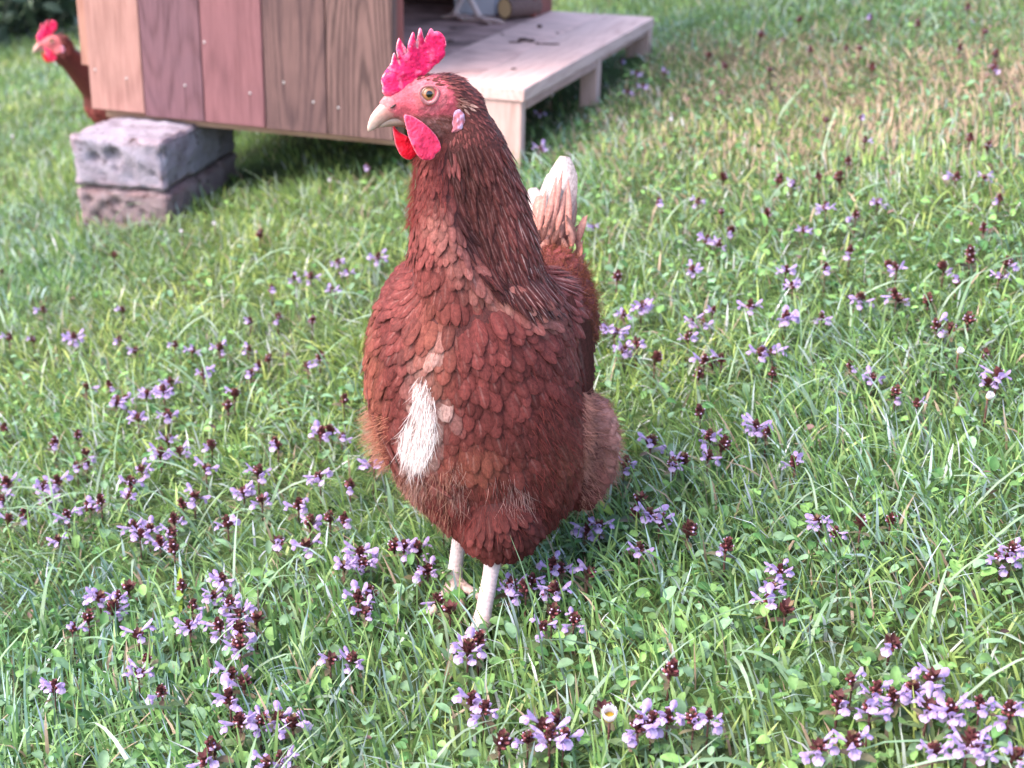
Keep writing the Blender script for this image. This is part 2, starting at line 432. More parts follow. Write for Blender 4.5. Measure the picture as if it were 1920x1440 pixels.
M_BACKBD = wood('board_inside', (.16, .09, .075), (.07, .035, .03), 'x', seed=9)
def build_coop():
    g0 = float(gz(CP[0], CP[1])) - .01; D0 = CP[2] - g0            # deck height above the root
    root = empty('chicken_coop', (CP[0], CP[1], g0), -PHI)
    tag(root, 'wooden chicken coop of upright reddish boards with low platform porch, behind the hen', 'chicken coop')
    W0 = -CE - CL
    xs = [-.7044, -.6094, -.5064, -.4043, -.3032, -.1977]
    cols = [((.50, .265, .225), (.41, .20, .17), .0, None), ((.21, .105, .125), (.14, .066, .08), .1, (.27, .12, .13)),
            ((.29, .125, .135), (.22, .09, .098), .0, (.22, .10, .115)), ((.20, .11, .10), (.12, .066, .066), .35, (.085, .048, .052)),
            ((.23, .13, .115), (.11, .062, .058), .6, (.15, .082, .078))]
    labs = ['pale salmon end board of the wall', 'dark purple brown wall board', 'plain reddish brown wall board', 'brown wall board with weathered grey streaks', 'wall board with arched dark wood grain']
    nails = [[(-.692, -.025, .0012, .008), (-.638, -.034, .0018, .04)], [(-.537, -.037, .0016, .045)], [(-.428, -.04, .0014, .05), (-.50, .03, .001, .01)], [(-.372, -.02, .001, .02), (-.325, -.045, .001, .014)], [(-.215, -.05, .0012, .012), (-.285, -.05, .0012, .02)]]
    for i in range(5):
        y0 = .0 + random.uniform(0, .0022)
        zb = D0 - CDROP + (.004 if i == 0 else random.uniform(-.0015, .0015))
        nl = [(a, D0 + b_, w, l) for a, b_, w, l in nails[i]]
        mt = wood('wall_board_wood_%d' % i, cols[i][0], cols[i][1], 'z', seed=i * 3.1 + 1, ringy=cols[i][2], pale=cols[i][3], nails=nl)
        p = link('wall_board', boxm('wall_board', xs[i] + .0009, xs[i + 1] - .0009, y0, y0 + .018, zb, D0 + .52), root, mt); p['label'] = labs[i]
        for (a, b_, w, l) in nl:
            bm = bmesh.new(); bmesh.ops.create_uvsphere(bm, u_segments=10, v_segments=6, radius=.0019)
            for v in bm.verts: v.co = Vector((a + v.co.x, y0 - .0002 + v.co.y * .35, b_ + v.co.z))
            me = bpy.data.meshes.new('nail'); bm.to_mesh(me); bm.free(); link('nail', me, p, M_NAIL)
    pale = wood('frame_wood', (.55, .33, .24), (.42, .23, .16), 'x', seed=4)
    link('bottom_rail', boxm('bottom_rail', W0 + .012, -CE - .002, .0205, .045, D0 - CDROP - .0125, D0 - CDROP + .03), root, pale)
    side = wood('side_wall_wood', (.50, .26, .20), (.38, .17, .13), 'z', seed=7)
    link('side_wall', boxm('side_wall', W0 - .019, W0 - .0005, .012, CD, D0 - .022, D0 + .52), root, side)
    link('side_wall', boxm('side_wall', W0 + .002, W0 + .02, .022, CD - .002, D0 - CDROP, D0 - .024), root, side)
    link('back_wall', boxm('back_wall', W0, -CE, CD - .018, CD, D0 - CDROP, D0 + .52), root, M_BACKBD)
    red = wood('door_post_wood', (.33, .10, .085), (.22, .06, .055), 'z', seed=12)
    link('door_post', boxm('door_post', -CE - .03, -CE + .002, .655, .757, D0 + .001, D0 + .5), root, red)
    link('door_post', boxm('door_post', -CE - .025, -CE - .0035, .0205, .05, D0 + .001, D0 + .5), root, red)
    link('roof', boxm('roof', W0 - .06, -CE + .07, -.07, CD + .06, D0 + .525, D0 + .545), root, side)
    # platform and floor boards run across, front to back
    deck = wood('deck_wood', (.94, .61, .54), (.80, .48, .43), 'x', seed=2, blotch=.55, pale=(.34, .20, .19)); deck2 = wood('deck_edge_wood', (.80, .54, .49), (.70, .44, .39), 'y', seed=5, blotch=.15)
    inn = wood('floor_inside_wood', (.62, .38, .35), (.42, .24, .22), 'x', seed=6, blotch=.8, pale=(.10, .06, .055))
    link('platform_board', boxm('platform_board', -.098, 0, 0, CD, D0 - .019, D0, .002), root, deck2)
    link('platform_board', boxm('platform_board', -.2, -.099, .0005, CD - .001, D0 - .0195, D0 - .0006, .002), root, deck)
    link('coop_floor', boxm('coop_floor', W0 + .02, -.201, .047, CD - .02, D0 - .0195, D0 - .0010, .001), root, inn)
    post = wood('leg_wood', (.68, .45, .40), (.58, .36, .31), 'z', seed=8)
    for (x0, x1, y0, y1, zt) in ((-.075, -.0045, .003, .022, -.0195), (-.03, -.002, .385, .412, -.0195), (-.045, -.0005, .728, .755, -.0195), (-CE - .06, -CE - .01, CD - .06, CD - .02, -.0205)):
        gb = float(gz(*(coop(-(x0 + x1) / 2, (y0 + y1) / 2, 0)[:2]))) - g0 - .03
        link('support_post', boxm('support_post', x0, x1, y0, y1, gb, D0 + zt), root, post)
    rail = wood('rail_wood', (.56, .35, .31), (.44, .25, .21), 'y', seed=3)
    link('side_rail', boxm('side_rail', -.022, -.002, .021, .384, D0 - .033, D0 - .0195, .003, .0006), root, rail)
    link('side_rail', boxm('side_rail', -.022, -.002, .413, .727, D0 - .027, D0 - .0195, .003, .0006), root, rail)
    return root, D0, g0
mt, nt, b = mat('nail_metal', .45, .5); b.inputs['Base Color'].default_value = (.45, .42, .42, 1); b.inputs['Metallic'].default_value = .6; M_NAIL = mt
build_coop()

# concrete bricks under the left end
def stone_mat(name, base, pale, dk, seed):
    mt, nt, b = mat(name, .92, .15); g = NT(nt); oc = g.obj()
    mp = g.n('ShaderNodeMapping'); g.l(oc, mp.inputs[0]); mp.inputs['Location'].default_value = (seed, seed, seed)
    n1 = g.noise(mp.outputs[0], 22, 5, .6); n2 = g.noise(mp.outputs[0], 180, 4, .7); n3 = g.noise(mp.outputs[0], 60, 3)
    c = g.mix(g.ramp(n1, [(.38, (0, 0, 0)), (.62, (1, 1, 1))]), base, pale)
    c = g.mix(g.ramp(n3, [(.28, (1, 1, 1)), (.42, (0, 0, 0))]), c, dk)
    c = g.mix(g.math('MULTIPLY', g.ramp(n2, [(.55, (0, 0, 0)), (.7, (1, 1, 1))]), .35), c, dk)
    a = g.attr('Col'); c = g.mix(1.0, c, a.outputs['Color'], 'MULTIPLY')
    g.l(c, b.inputs['Base Color']); g.bump(g.math('ADD', n2, g.math('MULTIPLY', n3, .8)), b, .9, .004)
    return mt
def noise3(P, sc, s=0):
    P = P * sc
    return (vnoise(P[:, 0] + P[:, 2] * .73, P[:, 1] - P[:, 2] * .61, s) + vnoise(P[:, 1] + 7, P[:, 2] + P[:, 0] * .37, s + 1) + vnoise(P[:, 2] - 3, P[:, 0] + P[:, 1] * .41, s + 2)) / 3
def build_brick(label, c, half, rz, seed, mtl, pits):
    bm = bmesh.new(); bmesh.ops.create_cube(bm, size=2)
    for v in bm.verts: v.co = Vector((v.co.x * half[0], v.co.y * half[1], v.co.z * half[2]))
    bmesh.ops.bevel(bm, geom=list(bm.edges), offset=.0035, segments=2, affect='EDGES')
    for _ in range(5):
        bmesh.ops.subdivide_edges(bm, edges=[e for e in bm.edges if e.calc_length() > .0045], cuts=1, use_grid_fill=True)
    bmesh.ops.triangulate(bm, faces=[f for f in bm.faces if len(f.verts) > 4])
    bm.normal_update(); me = bpy.data.meshes.new('brick'); bm.to_mesh(me); bm.free()
    P = np.array([v.co[:] for v in me.vertices]); N = np.array([v.normal[:] for v in me.vertices])
    d = (noise3(P, 55, seed) - .5) * .010 + (noise3(P, 220, seed + 9) - .5) * .0036
    edge = np.minimum.reduce([np.maximum(half[0] - abs(P[:, 0]), half[1] - abs(P[:, 1])), np.maximum(half[1] - abs(P[:, 1]), half[2] - abs(P[:, 2])), np.maximum(half[0] - abs(P[:, 0]), half[2] - abs(P[:, 2]))])
    d -= np.clip(.014 - edge, 0, .014) * .45 * np.clip(noise3(P, 60, seed + 4) * 3.2 - 1.3, 0, 1)
    col = np.ones((len(P), 3))
    col *= np.where((edge[:, None] < .012) & (noise3(P, 60, seed + 2)[:, None] > .45), np.array([[1.04, .94, .92]]), 1.0)
    for (px, pz, r, dep) in pits:          # holes in the front face
        q = np.hypot(P[:, 0] - px, (P[:, 2] - pz) * 1.2); m_ = (P[:, 1] < -half[1] + .012)
        k = np.clip(1 - q / r, 0, 1) ** .5 * m_; d -= dep * k; col *= (1 - .45 * k[:, None])
    P = P + N * d[:, None]
    me.vertices.foreach_set('co', P.astype(np.float32).ravel())
    a = me.attributes.new('Col', 'FLOAT_COLOR', 'POINT'); cc = np.ones((len(P), 4), np.float32); cc[:, :3] = col; a.data.foreach_set('color', cc.ravel())
    me.polygons.foreach_set('use_smooth', [True] * len(me.polygons)); me.update()
    o = link('concrete_brick', me, None, mtl); o.location = c; o.rotation_euler = (0, 0, rz); tag(o, label, 'brick')
_yaw = math.atan2(-(-.4617 + .5131), 2.451 - 2.1858)
_hb = (.0735, .14, .0385); _zt = CP[2] - CDROP - .0085
_fx, _fy = (-.6565 - .5137) / 2, 2.196
_cx, _cy = _fx - math.sin(_yaw) * _hb[1], _fy + math.cos(_yaw) * _hb[1]
build_brick('pale lavender concrete brick with two front holes, right under the coop corner', (_cx, _cy, _zt - .0385), _hb, _yaw * .98 - .02, 3, stone_mat('stone_upper', (.24, .20, .235), (.33, .29, .34), (.09, .065, .07), 1.0),
            [(-.038, .006, .011, .010), (-.006, .012, .016, .012), (-.004, -.008, .006, .006), (.040, -.002, .005, .005), (-.024, -.018, .004, .004), (.02, -.02, .004, .004), (.055, -.012, .006, .004)])
build_brick('brownish pitted concrete brick half sunk in grass beneath the paler one', (_cx + .002, _cy + .002, _zt - .0385 - .0785), _hb, _yaw * .98 - .01, 8, stone_mat('stone_lower', (.19, .13, .135), (.25, .19, .195), (.075, .045, .045), 4.0),
            [(-.055, .02, .008, .008), (-.045, -.004, .008, .006), (-.03, .012, .009, .007), (-.012, .018, .010, .008), (-.015, .002, .007, .006), (0.002, -.01, .006, .006), (.012, .015, .008, .006), (.03, .004, .007, .006), (-.03, -.015, .008, .006)])
# something to carry the far left end too
build_brick('concrete brick deep in shade under the far end of the coop', tuple(coop(CE + CL - .08, CD - .13, -CDROP - .0385 - .003)), _hb, -PHI, 5, bpy.data.materials['stone_lower'], [])
build_brick('concrete brick deep in shade at the bottom of the far support', tuple(coop(CE + CL - .08, CD - .13, -CDROP - .0385 - .0815)), _hb, -PHI, 6, bpy.data.materials['stone_lower'], [])

# things standing on the coop floor
def deckpt(u, v): return atZ(u, v, CP[2] + .0005)
P = deckpt(892, 27); mt, nt, b = mat('white_paint', .5, .3); b.inputs['Base Color'].default_value = (.62, .57, .63, 1)
def pan(label):
    r = empty('feed_tray', tuple(P + CB * .03), -PHI); tag(r, label, 'tray')
    o = link('tray_wall', boxm('tray_wall', -.042, .036, -.03, -.026, 0, .04, .001), r, mt)
    link('tray_wall', boxm('tray_wall', -.042, .036, .026, .03, 0, .04, .001), r, mt)
    link('tray_wall', boxm('tray_wall', -.042, -.038, -.0255, .0255, 0, .04, .001), r, mt)
    link('tray_wall', boxm('tray_wall', .032, .036, -.0255, .0255, 0, .04, .001), r, mt)
    link('tray_bottom', boxm('tray_bottom', -.0375, .0315, -.0255, .0255, .001, .004, .0005), r, mt)
pan('white open tray on the coop floor behind the bird legs')
def build_log():
    P = deckpt(946, 36); r = empty('cut_log', (P[0], P[1], P[2]), -PHI - .5); tag(r, 'short cut log with pale yellow end lying on coop floor', 'log')
    mt, nt, b = mat('bark', .9, .1); g = NT(nt); n = g.noise(g.obj(), 160, 5)
    g.l(g.mix(n, (.09, .055, .05), (.20, .12, .11)), b.inputs['Base Color']); g.bump(n, b, .8, .004)
    R = .0185; pts = [(0, t, R + .0005) for t in np.linspace(0, .075, 6)]
    V, Fs = tube(pts, [R * (1 + .04 * random.random()) for _ in pts], 24, False); B = MB(); B.add(V, Fs, (.5, .5, .5)); link('bark', B.mesh('bark'), r, mt)
    mt2, nt, b = mat('log_end', .8, .2); g = NT(nt); oc = g.n('ShaderNodeTexCoord')
    w = g.n('ShaderNodeTexWave', wave_type='RINGS', rings_direction='Y'); w.inputs['Scale'].default_value = 90; w.inputs['Distortion'].default_value = 1.5
    mp = g.n('ShaderNodeMapping'); mp.inputs['Location'].default_value = (0, 0, -.019); g.l(oc.outputs['Object'], mp.inputs[0]); g.l(mp.outputs[0], w.inputs[0])
    g.l(g.mix(w.outputs[1], (.78, .55, .30), (.62, .38, .2)), b.inputs['Base Color'])
    for y in (-.0006, .0756):
        bm = bmesh.new(); bmesh.ops.create_circle(bm, cap_ends=True, segments=28, radius=R * .93)
        for v in bm.verts: v.co = Vector((v.co.x, y, v.co.y + R + .0005))
        me = bpy.data.meshes.new('cut_end'); bm.to_mesh(me); bm.free(); link('cut_end', me, r, mt2)
build_log()
mt, nt, b = mat('dirt_lump', .95, .1); g = NT(nt); g.l(g.mix(g.noise(g.obj(), 300, 3), (.05, .03, .03), (.13, .085, .08)), b.inputs['Base Color']); M_DIRT = mt
def lump(label, parts, cat='dirt'):
    B = MB()
    c0 = deckpt(*parts[0][:2])
    for (u, v, lx, ly, h) in parts:
        c = deckpt(u, v) - c0; bm = bmesh.new(); bmesh.ops.create_icosphere(bm, subdivisions=3, radius=1)
        Vv = np.array([x.co[:] for x in bm.verts]); Ff = [tuple(q.index for q in f.verts) for f in bm.faces]; bm.free()
        nz = .7 + .6 * noise3(Vv + random.random() * 9, 1.6, 3) + .35 * noise3(Vv, 5, 6)
        Vv = Vv * nz[:, None] * np.array([lx, ly, h]) * .8; Vv[:, 2] = np.maximum(Vv[:, 2], -h * .3)
        B.add(Vv + c + np.array([0, 0, h * .25]), Ff, (1, 1, 1))
    o = link('dropping', B.mesh('dropping'), None, M_DIRT); o.location = c0; tag(o, label, 'dropping', 'dark droppings and dirt on the platform')
lump('large dark double dropping with a smear in the middle of the platform', [(982, 76, .010, .008, .004), (997, 78, .006, .005, .004), (1008, 82, .004, .004, .002), (1030, 83, .018, .003, .0015), (966, 79, .012, .005, .001)])
lump('small round dark dropping behind the large one on the platform', [(1012, 51, .005, .004, .004)])
lump('small dark crumb nearest to the platform front edge', [(963, 130, .0045, .003, .002)])
lump('thin greyish crumb at right of the round dropping on platform', [(1045, 62, .004, .003, .001)])
lump('dark flat dropping beside the comb of the main hen', [(845, 76, .007, .006, .001)])
lump('dark flat dropping under the standing legs inside the coop', [(850, 53, .008, .004, .001)])
lump('faint flat smear between the two standing feet inside the coop', [(905, 46, .012, .004, .001)])
lump('tiny crumb between the comb and the large dropping', [(942, 65, .003, .003, .001)])
# dark hedge at the far top left
def build_hedge():
    root = empty('hedge', (-1.95, 5.0, float(gz(-1.95, 5.0)) - .02)); tag(root, 'dark leafy hedge beyond the lawn at the top left', 'hedge')
    n = 15000; x = rng.uniform(-1.3, .62, n); y = rng.normal(0, .22, n); hmax = .7 + .5 * fbm(x * 2, x * 0 + 3, 71); z = rng.random(n) ** .8 * hmax
    x0 = x; tv, tf = leafv(1, 1, (.2, .9, 1, .7, .1), .2, .2, 3); tf = np.array(tf)
    keep = fbm(x * 4, z * 4 + y * 3, 72) > .33; x, y, z = x[keep], y[keep], z[keep]; n = len(x)
    L = .04 + .04 * rng.random(n); t = rng.normal(size=(n, 3)); t /= np.linalg.norm(t, axis=1)[:, None]
    s = np.cross(t, rng.normal(size=(n, 3))); s /= np.linalg.norm(s, axis=1)[:, None]; nn = np.cross(t, s)
    P = np.stack([x, y, z + .01], -1)
    V = (P[:, None] + t[:, None] * tv[None, :, 0:1] * L[:, None, None] + s[:, None] * tv[None, :, 1:2] * (L * .5)[:, None, None] + nn[:, None] * tv[None, :, 2:3] * L[:, None, None]).reshape(-1, 3)
    Fc = (tf[None] + (np.arange(n) * len(tv))[:, None, None]).reshape(-1, 4)
    c = np.array([.035, .055, .035]) * (.5 + 1.2 * rng.random((n, 1))); c = np.repeat(c[:, None], len(tv), 1).reshape(-1, 3)
    link('foliage', np_mesh('foliage', V, Fc, c), root, M_LEAF)
    B = MB()
    for i in range(14):
        x_ = -1.25 + i * .135; pts = [(x_, 0, -.05)] + [(x_ + .05 * k * random.uniform(-1, 1), random.uniform(-.08, .08), .18 * k) for k in range(1, 5)]
        V, Fs = tube(pts, [.02, .017, .013, .009, .005], 8); B.add(V, Fs, (.06, .045, .035))
    link('stems', B.mesh('stems'), root, M_BRACT)
build_hedge()

# ---------------------------------------------------------------- hens
def feather_mat():
    mt, nt, b = mat('feathers', .68, .13); g = NT(nt)
    col = g.attr('Col').outputs['Color']; uv = g.attr('fuv'); sx = g.n('ShaderNodeSeparateXYZ'); g.l(uv.outputs['Vector'], sx.inputs[0])
    ay = g.math('ABSOLUTE', sx.outputs[1]); ax = sx.outputs[0]; sh = sx.outputs[2]
    e1 = g.ramp(ay, [(.55, (0, 0, 0)), (.98, (1, 1, 1))]); e2 = g.ramp(ax, [(.80, (0, 0, 0)), (1.0, (1, 1, 1))])
    edge = g.math('MAXIMUM', e1, e2)
    c = g.mix(g.math('MULTIPLY', edge, .46), col, g.mix(1.0, col, (.42, .32, .34), 'MULTIPLY'))  # darker edge: the feather's own rim plus painted shadow between feathers
    shaft = g.math('MULTIPLY', g.ramp(ay, [(.03, (1, 1, 1)), (.24, (0, 0, 0))]), g.ramp(ax, [(.15, (.4, .4, .4)), (.6, (1, 1, 1)), (.97, (.2, .2, .2))]))
    c = g.mix(g.math('MULTIPLY', shaft, sh), c, (.60, .38, .34))
    nz = g.noise(g.obj(), 420, 3, .6)
    cmb = g.n('ShaderNodeCombineXYZ'); g.l(g.math('ADD', g.math('MULTIPLY', ax, 14), g.math('MULTIPLY', ay, -7)), cmb.inputs[0])
    g.l(g.math('MULTIPLY', sh, 31), cmb.inputs[1]); barb = g.noise(cmb.outputs[0], 1.6, 2)
    c = g.mix(1.0, c, g.ramp(nz, [(.3, (.68, .68, .68)), (.7, (1.28, 1.28, 1.28))]), 'MULTIPLY')
    c = g.mix(.55, c, g.mix(1.0, c, g.ramp(barb, [(.32, (.55, .55, .55)), (.66, (1.4, 1.4, 1.4))]), 'MULTIPLY'))
    g.l(c, b.inputs['Base Color']); 
    g.bump(barb, b, .35, .0006)
    return mt
M_FEATHER = feather_mat()
def col_mat(name, rough, spec, sss=0, bumpscale=0, vary=.2, vs=300, bs=.4, radius=(.004, .001, .0008)):
    mt, nt, b = mat(name, rough, spec); g = NT(nt); a = g.attr('Col')
    nz = g.noise(g.obj(), vs, 4, .6)
    g.l(g.mix(1.0, a.outputs['Color'], g.ramp(nz, [(.3, (1 - vary,) * 3), (.7, (1 + vary,) * 3)]), 'MULTIPLY'), b.inputs['Base Color'])
    if sss: b.inputs['Subsurface Weight'].default_value = sss; b.inputs['Subsurface Radius'].default_value = radius; b.inputs['Subsurface Scale'].default_value = 1
    if bumpscale: g.bump(g.noise(g.obj(), bumpscale, 4, .65), b, bs, .001)
    return mt
M_FLUFF = leaf_mat('down_strands', .8, .45, .1, .1, 300)
M_BODY = col_mat('hen_skin_and_down', .6, .25, 0, 900, .3, 500, .8)
M_COMB = col_mat('comb_skin', .55, .25, .35, 900, .22, 450, .35)
M_BEAK = col_mat('beak_horn', .38, .45, .1, 500, .15, 350, .2)
M_LEGS = col_mat('leg_scales', .5, .4, .15, 700, .2, 420, .5)
mt, nt, b = mat('eye_surface', .06, .8); g = NT(nt); g.l(g.attr('Col').outputs['Color'], b.inputs['Base Color']); M_EYE = mt

_tcache = {}
def ftemplate(nr, nc, prof):
    k = (nr, nc, tuple(prof))
    if k not in _tcache:
        a = np.linspace(0, 1, nr); w = np.interp(a, np.linspace(0, 1, len(prof)), prof)
        y = np.linspace(-1, 1, nc); A, Yv = np.meshgrid(a, y, indexing='ij'); Wd = w[:, None] * np.ones(nc)
        _tcache[k] = (A.ravel(), Yv.ravel(), Wd.ravel(), np.array(grid_faces(nr, nc)))
    return _tcache[k]
ROUND = (.35, .75, .98, 1, .96, .80, .25); LANCE = (.4, .8, 1, .92, .72, .45, .08); BROAD = (.3, .6, .85, 1, 1, .9, .5)
class FB:
    """feather batch"""
    def __init__(s): s.V = []; s.F = []; s.C = []; s.U = []; s.n = 0
    def add(s, P, t, nrm, L, W, c0, c1, shaft, lift=.1, curl=.12, cup=.25, prof=ROUND, nr=6, nc=5, sink=.0008, bend=0):
        n = len(P); A, Yv, Wd, Ff = ftemplate(nr, nc, prof)
        sd = np.cross(nrm, t)
        ar = lambda x: (np.full(n, x) if np.isscalar(x) else x)
        L, W, lift, curl, shaft, bend, sink = map(ar, (L, W, lift, curl, shaft, bend, sink))
        h = L[:, None] * (np.sin(lift)[:, None] * A - curl[:, None] * A ** 2) - cup * (W / 2)[:, None] * (Yv ** 2) * Wd - sink[:, None]
        yy = Yv * Wd * (W / 2)[:, None] + (bend * L)[:, None] * A ** 2
        V = P[:, None] + t[:, None] * (A * L[:, None])[..., None] + sd[:, None] * yy[..., None] + nrm[:, None] * h[..., None]
        C = c0[:, None] * (1 - A[None, :, None]) + c1[:, None] * A[None, :, None]
        U = np.stack([np.tile(A, (n, 1)), np.tile(Yv, (n, 1)), np.repeat(shaft[:, None], len(A), 1)], -1)
        s.V.append(V.reshape(-1, 3)); s.F.append((Ff[None] + (np.arange(n) * len(A))[:, None, None] + s.n).reshape(-1, 4))
        s.C.append(C.reshape(-1, 3)); s.U.append(U.reshape(-1, 3)); s.n += n * len(A)
    def mesh(s, name): return np_mesh(name, np.concatenate(s.V), np.concatenate(s.F), np.clip(np.concatenate(s.C), 0, 1), np.concatenate(s.U))
def strands(P, t, nrm, L, W, c, droop=.3, wav=.25, rows=5, r=None):
    r = r or rng; n = len(P); a = np.linspace(0, 1, rows)
    d = t / np.linalg.norm(t, axis=1)[:, None]
    sd = np.cross(d, r.normal(size=(n, 3))); sd /= np.linalg.norm(sd, axis=1)[:, None] + 1e-9
    b2 = np.cross(d, sd); cv = r.normal(0, wav, n); L = np.broadcast_to(L, (n,)); W = np.broadcast_to(W, (n,))
    C = P[:, None] + d[:, None] * (a[None, :, None] * L[:, None, None]) + b2[:, None] * (a[None, :, None] ** 2 * (cv * L)[:, None, None])
    C[:, :, 2] -= droop * L[:, None] * a[None] ** 2
    w = np.interp(a, [0, .5, 1], [1, .8, .1]); off = sd[:, None] * (w[None, :, None] * W[:, None, None] / 2)
    V = np.stack([C - off, C + off], 2).reshape(-1, 3)
    q = np.array([[2 * i, 2 * i + 1, 2 * i + 3, 2 * i + 2] for i in range(rows - 1)])
    Fc = (q[None] + (np.arange(n) * rows * 2)[:, None, None]).reshape(-1, 4)
    cc = np.repeat(c[:, None], rows * 2, 1).reshape(-1, 3)
    return V, Fc, cc
def join_sets(sets):
    off = 0; Vs, Fs, Cs = [], [], []
    for V, Fc, c in sets: Vs.append(V); Fs.append(Fc + off); Cs.append(c); off += len(V)
    return np.concatenate(Vs), np.concatenate(Fs), np.clip(np.concatenate(Cs), 0, 1)

def ell(bm, c, r, axis=None):
    """ellipsoid; r = (rx,ry,rz); axis = optional 3x3 rows"""
    res = bmesh.ops.create_icosphere(bm, subdivisions=3, radius=1)
    for v in res['verts']:
        p = np.array(v.co[:]) * np.array(r)
        if axis is not None: p = p @ axis
        v.co = Vector(p + np.asarray(c))
def chain(bm, pts):
    for (a, ra), (b_, rb) in zip(pts[:-1], pts[1:]):
        a = np.asarray(a); b_ = np.asarray(b_); d = np.linalg.norm(b_ - a); n = max(2, int(d / (min(ra, rb) * .25)))
        for i in range(n + 1):
            t = i / n; ell(bm, a * (1 - t) + b_ * t, (ra * (1 - t) + rb * t,) * 3)
def fuse(bm, voxel, smooth_it):
    me = bpy.data.meshes.new('tmp'); bm.to_mesh(me); bm.free(); o = bpy.data.objects.new('tmp', me); COL.objects.link(o)
    r = o.modifiers.new('r', 'REMESH'); r.mode = 'VOXEL'; r.voxel_size = voxel; r.use_smooth_shade = True
    s = o.modifiers.new('s', 'SMOOTH'); s.factor = .6; s.iterations = smooth_it
    dg = bpy.context.evaluated_depsgraph_get(); dg.update()
    out = bpy.data.meshes.new_from_object(o.evaluated_get(dg)); bpy.data.objects.remove(o); bpy.data.meshes.remove(me)
    return out
def surf_data(me):
    n = len(me.vertices); V = np.empty(n * 3, np.float32); me.vertices.foreach_get('co', V); V = V.reshape(-1, 3).astype(float)
    me.calc_loop_triangles(); T = np.empty(len(me.loop_triangles) * 3, np.int32); me.loop_triangles.foreach_get('vertices', T); T = T.reshape(-1, 3)
    N = np.empty(n * 3, np.float32); me.vertex_normals.foreach_get('vector', N); N = N.reshape(-1, 3).astype(float)
    return V, T, N
def sample(V, T, N, n, r):
    a = V[T[:, 0]]; b_ = V[T[:, 1]]; c = V[T[:, 2]]; ar = np.linalg.norm(np.cross(b_ - a, c - a), axis=1)
    i = np.searchsorted(np.cumsum(ar) / ar.sum(), r.random(n)); i = np.minimum(i, len(T) - 1)
    u = r.random((n, 1)); w = r.random((n, 1)); f = (u + w) > 1; u = np.where(f, 1 - u, u); w = np.where(f, 1 - w, w)
    P = a[i] + (b_[i] - a[i]) * u + (c[i] - a[i]) * w
    nn = N[T[i, 0]] * (1 - u - w) + N[T[i, 1]] * u + N[T[i, 2]] * w
    return P, nn / np.linalg.norm(nn, axis=1)[:, None]
def darts(P, rad):
    cell = float(rad.max()); grid = {}; keep = []
    K = np.floor(P / cell).astype(int)
    for i in range(len(P)):
        kx, ky, kz = K[i]; ok = True; p = P[i]; ri = rad[i]
        for dx in (-1, 0, 1):
            for dy in (-1, 0, 1):
                for dz in (-1, 0, 1):
                    for j in grid.get((kx + dx, ky + dy, kz + dz), ()):
                        q = P[j]
                        if (p[0] - q[0]) ** 2 + (p[1] - q[1]) ** 2 + (p[2] - q[2]) ** 2 < (min(ri, rad[j])) ** 2: ok = False; break
                    if not ok: break
                if not ok: break
            if not ok: break
        if ok: grid.setdefault((kx, ky, kz), []).append(i); keep.append(i)
    return np.array(keep)
def unit(v): return v / (np.linalg.norm(v, axis=-1, keepdims=True) + 1e-12)
def sstep(x, a, b_): t = np.clip((x - a) / (b_ - a), 0, 1); return t * t * (3 - 2 * t)

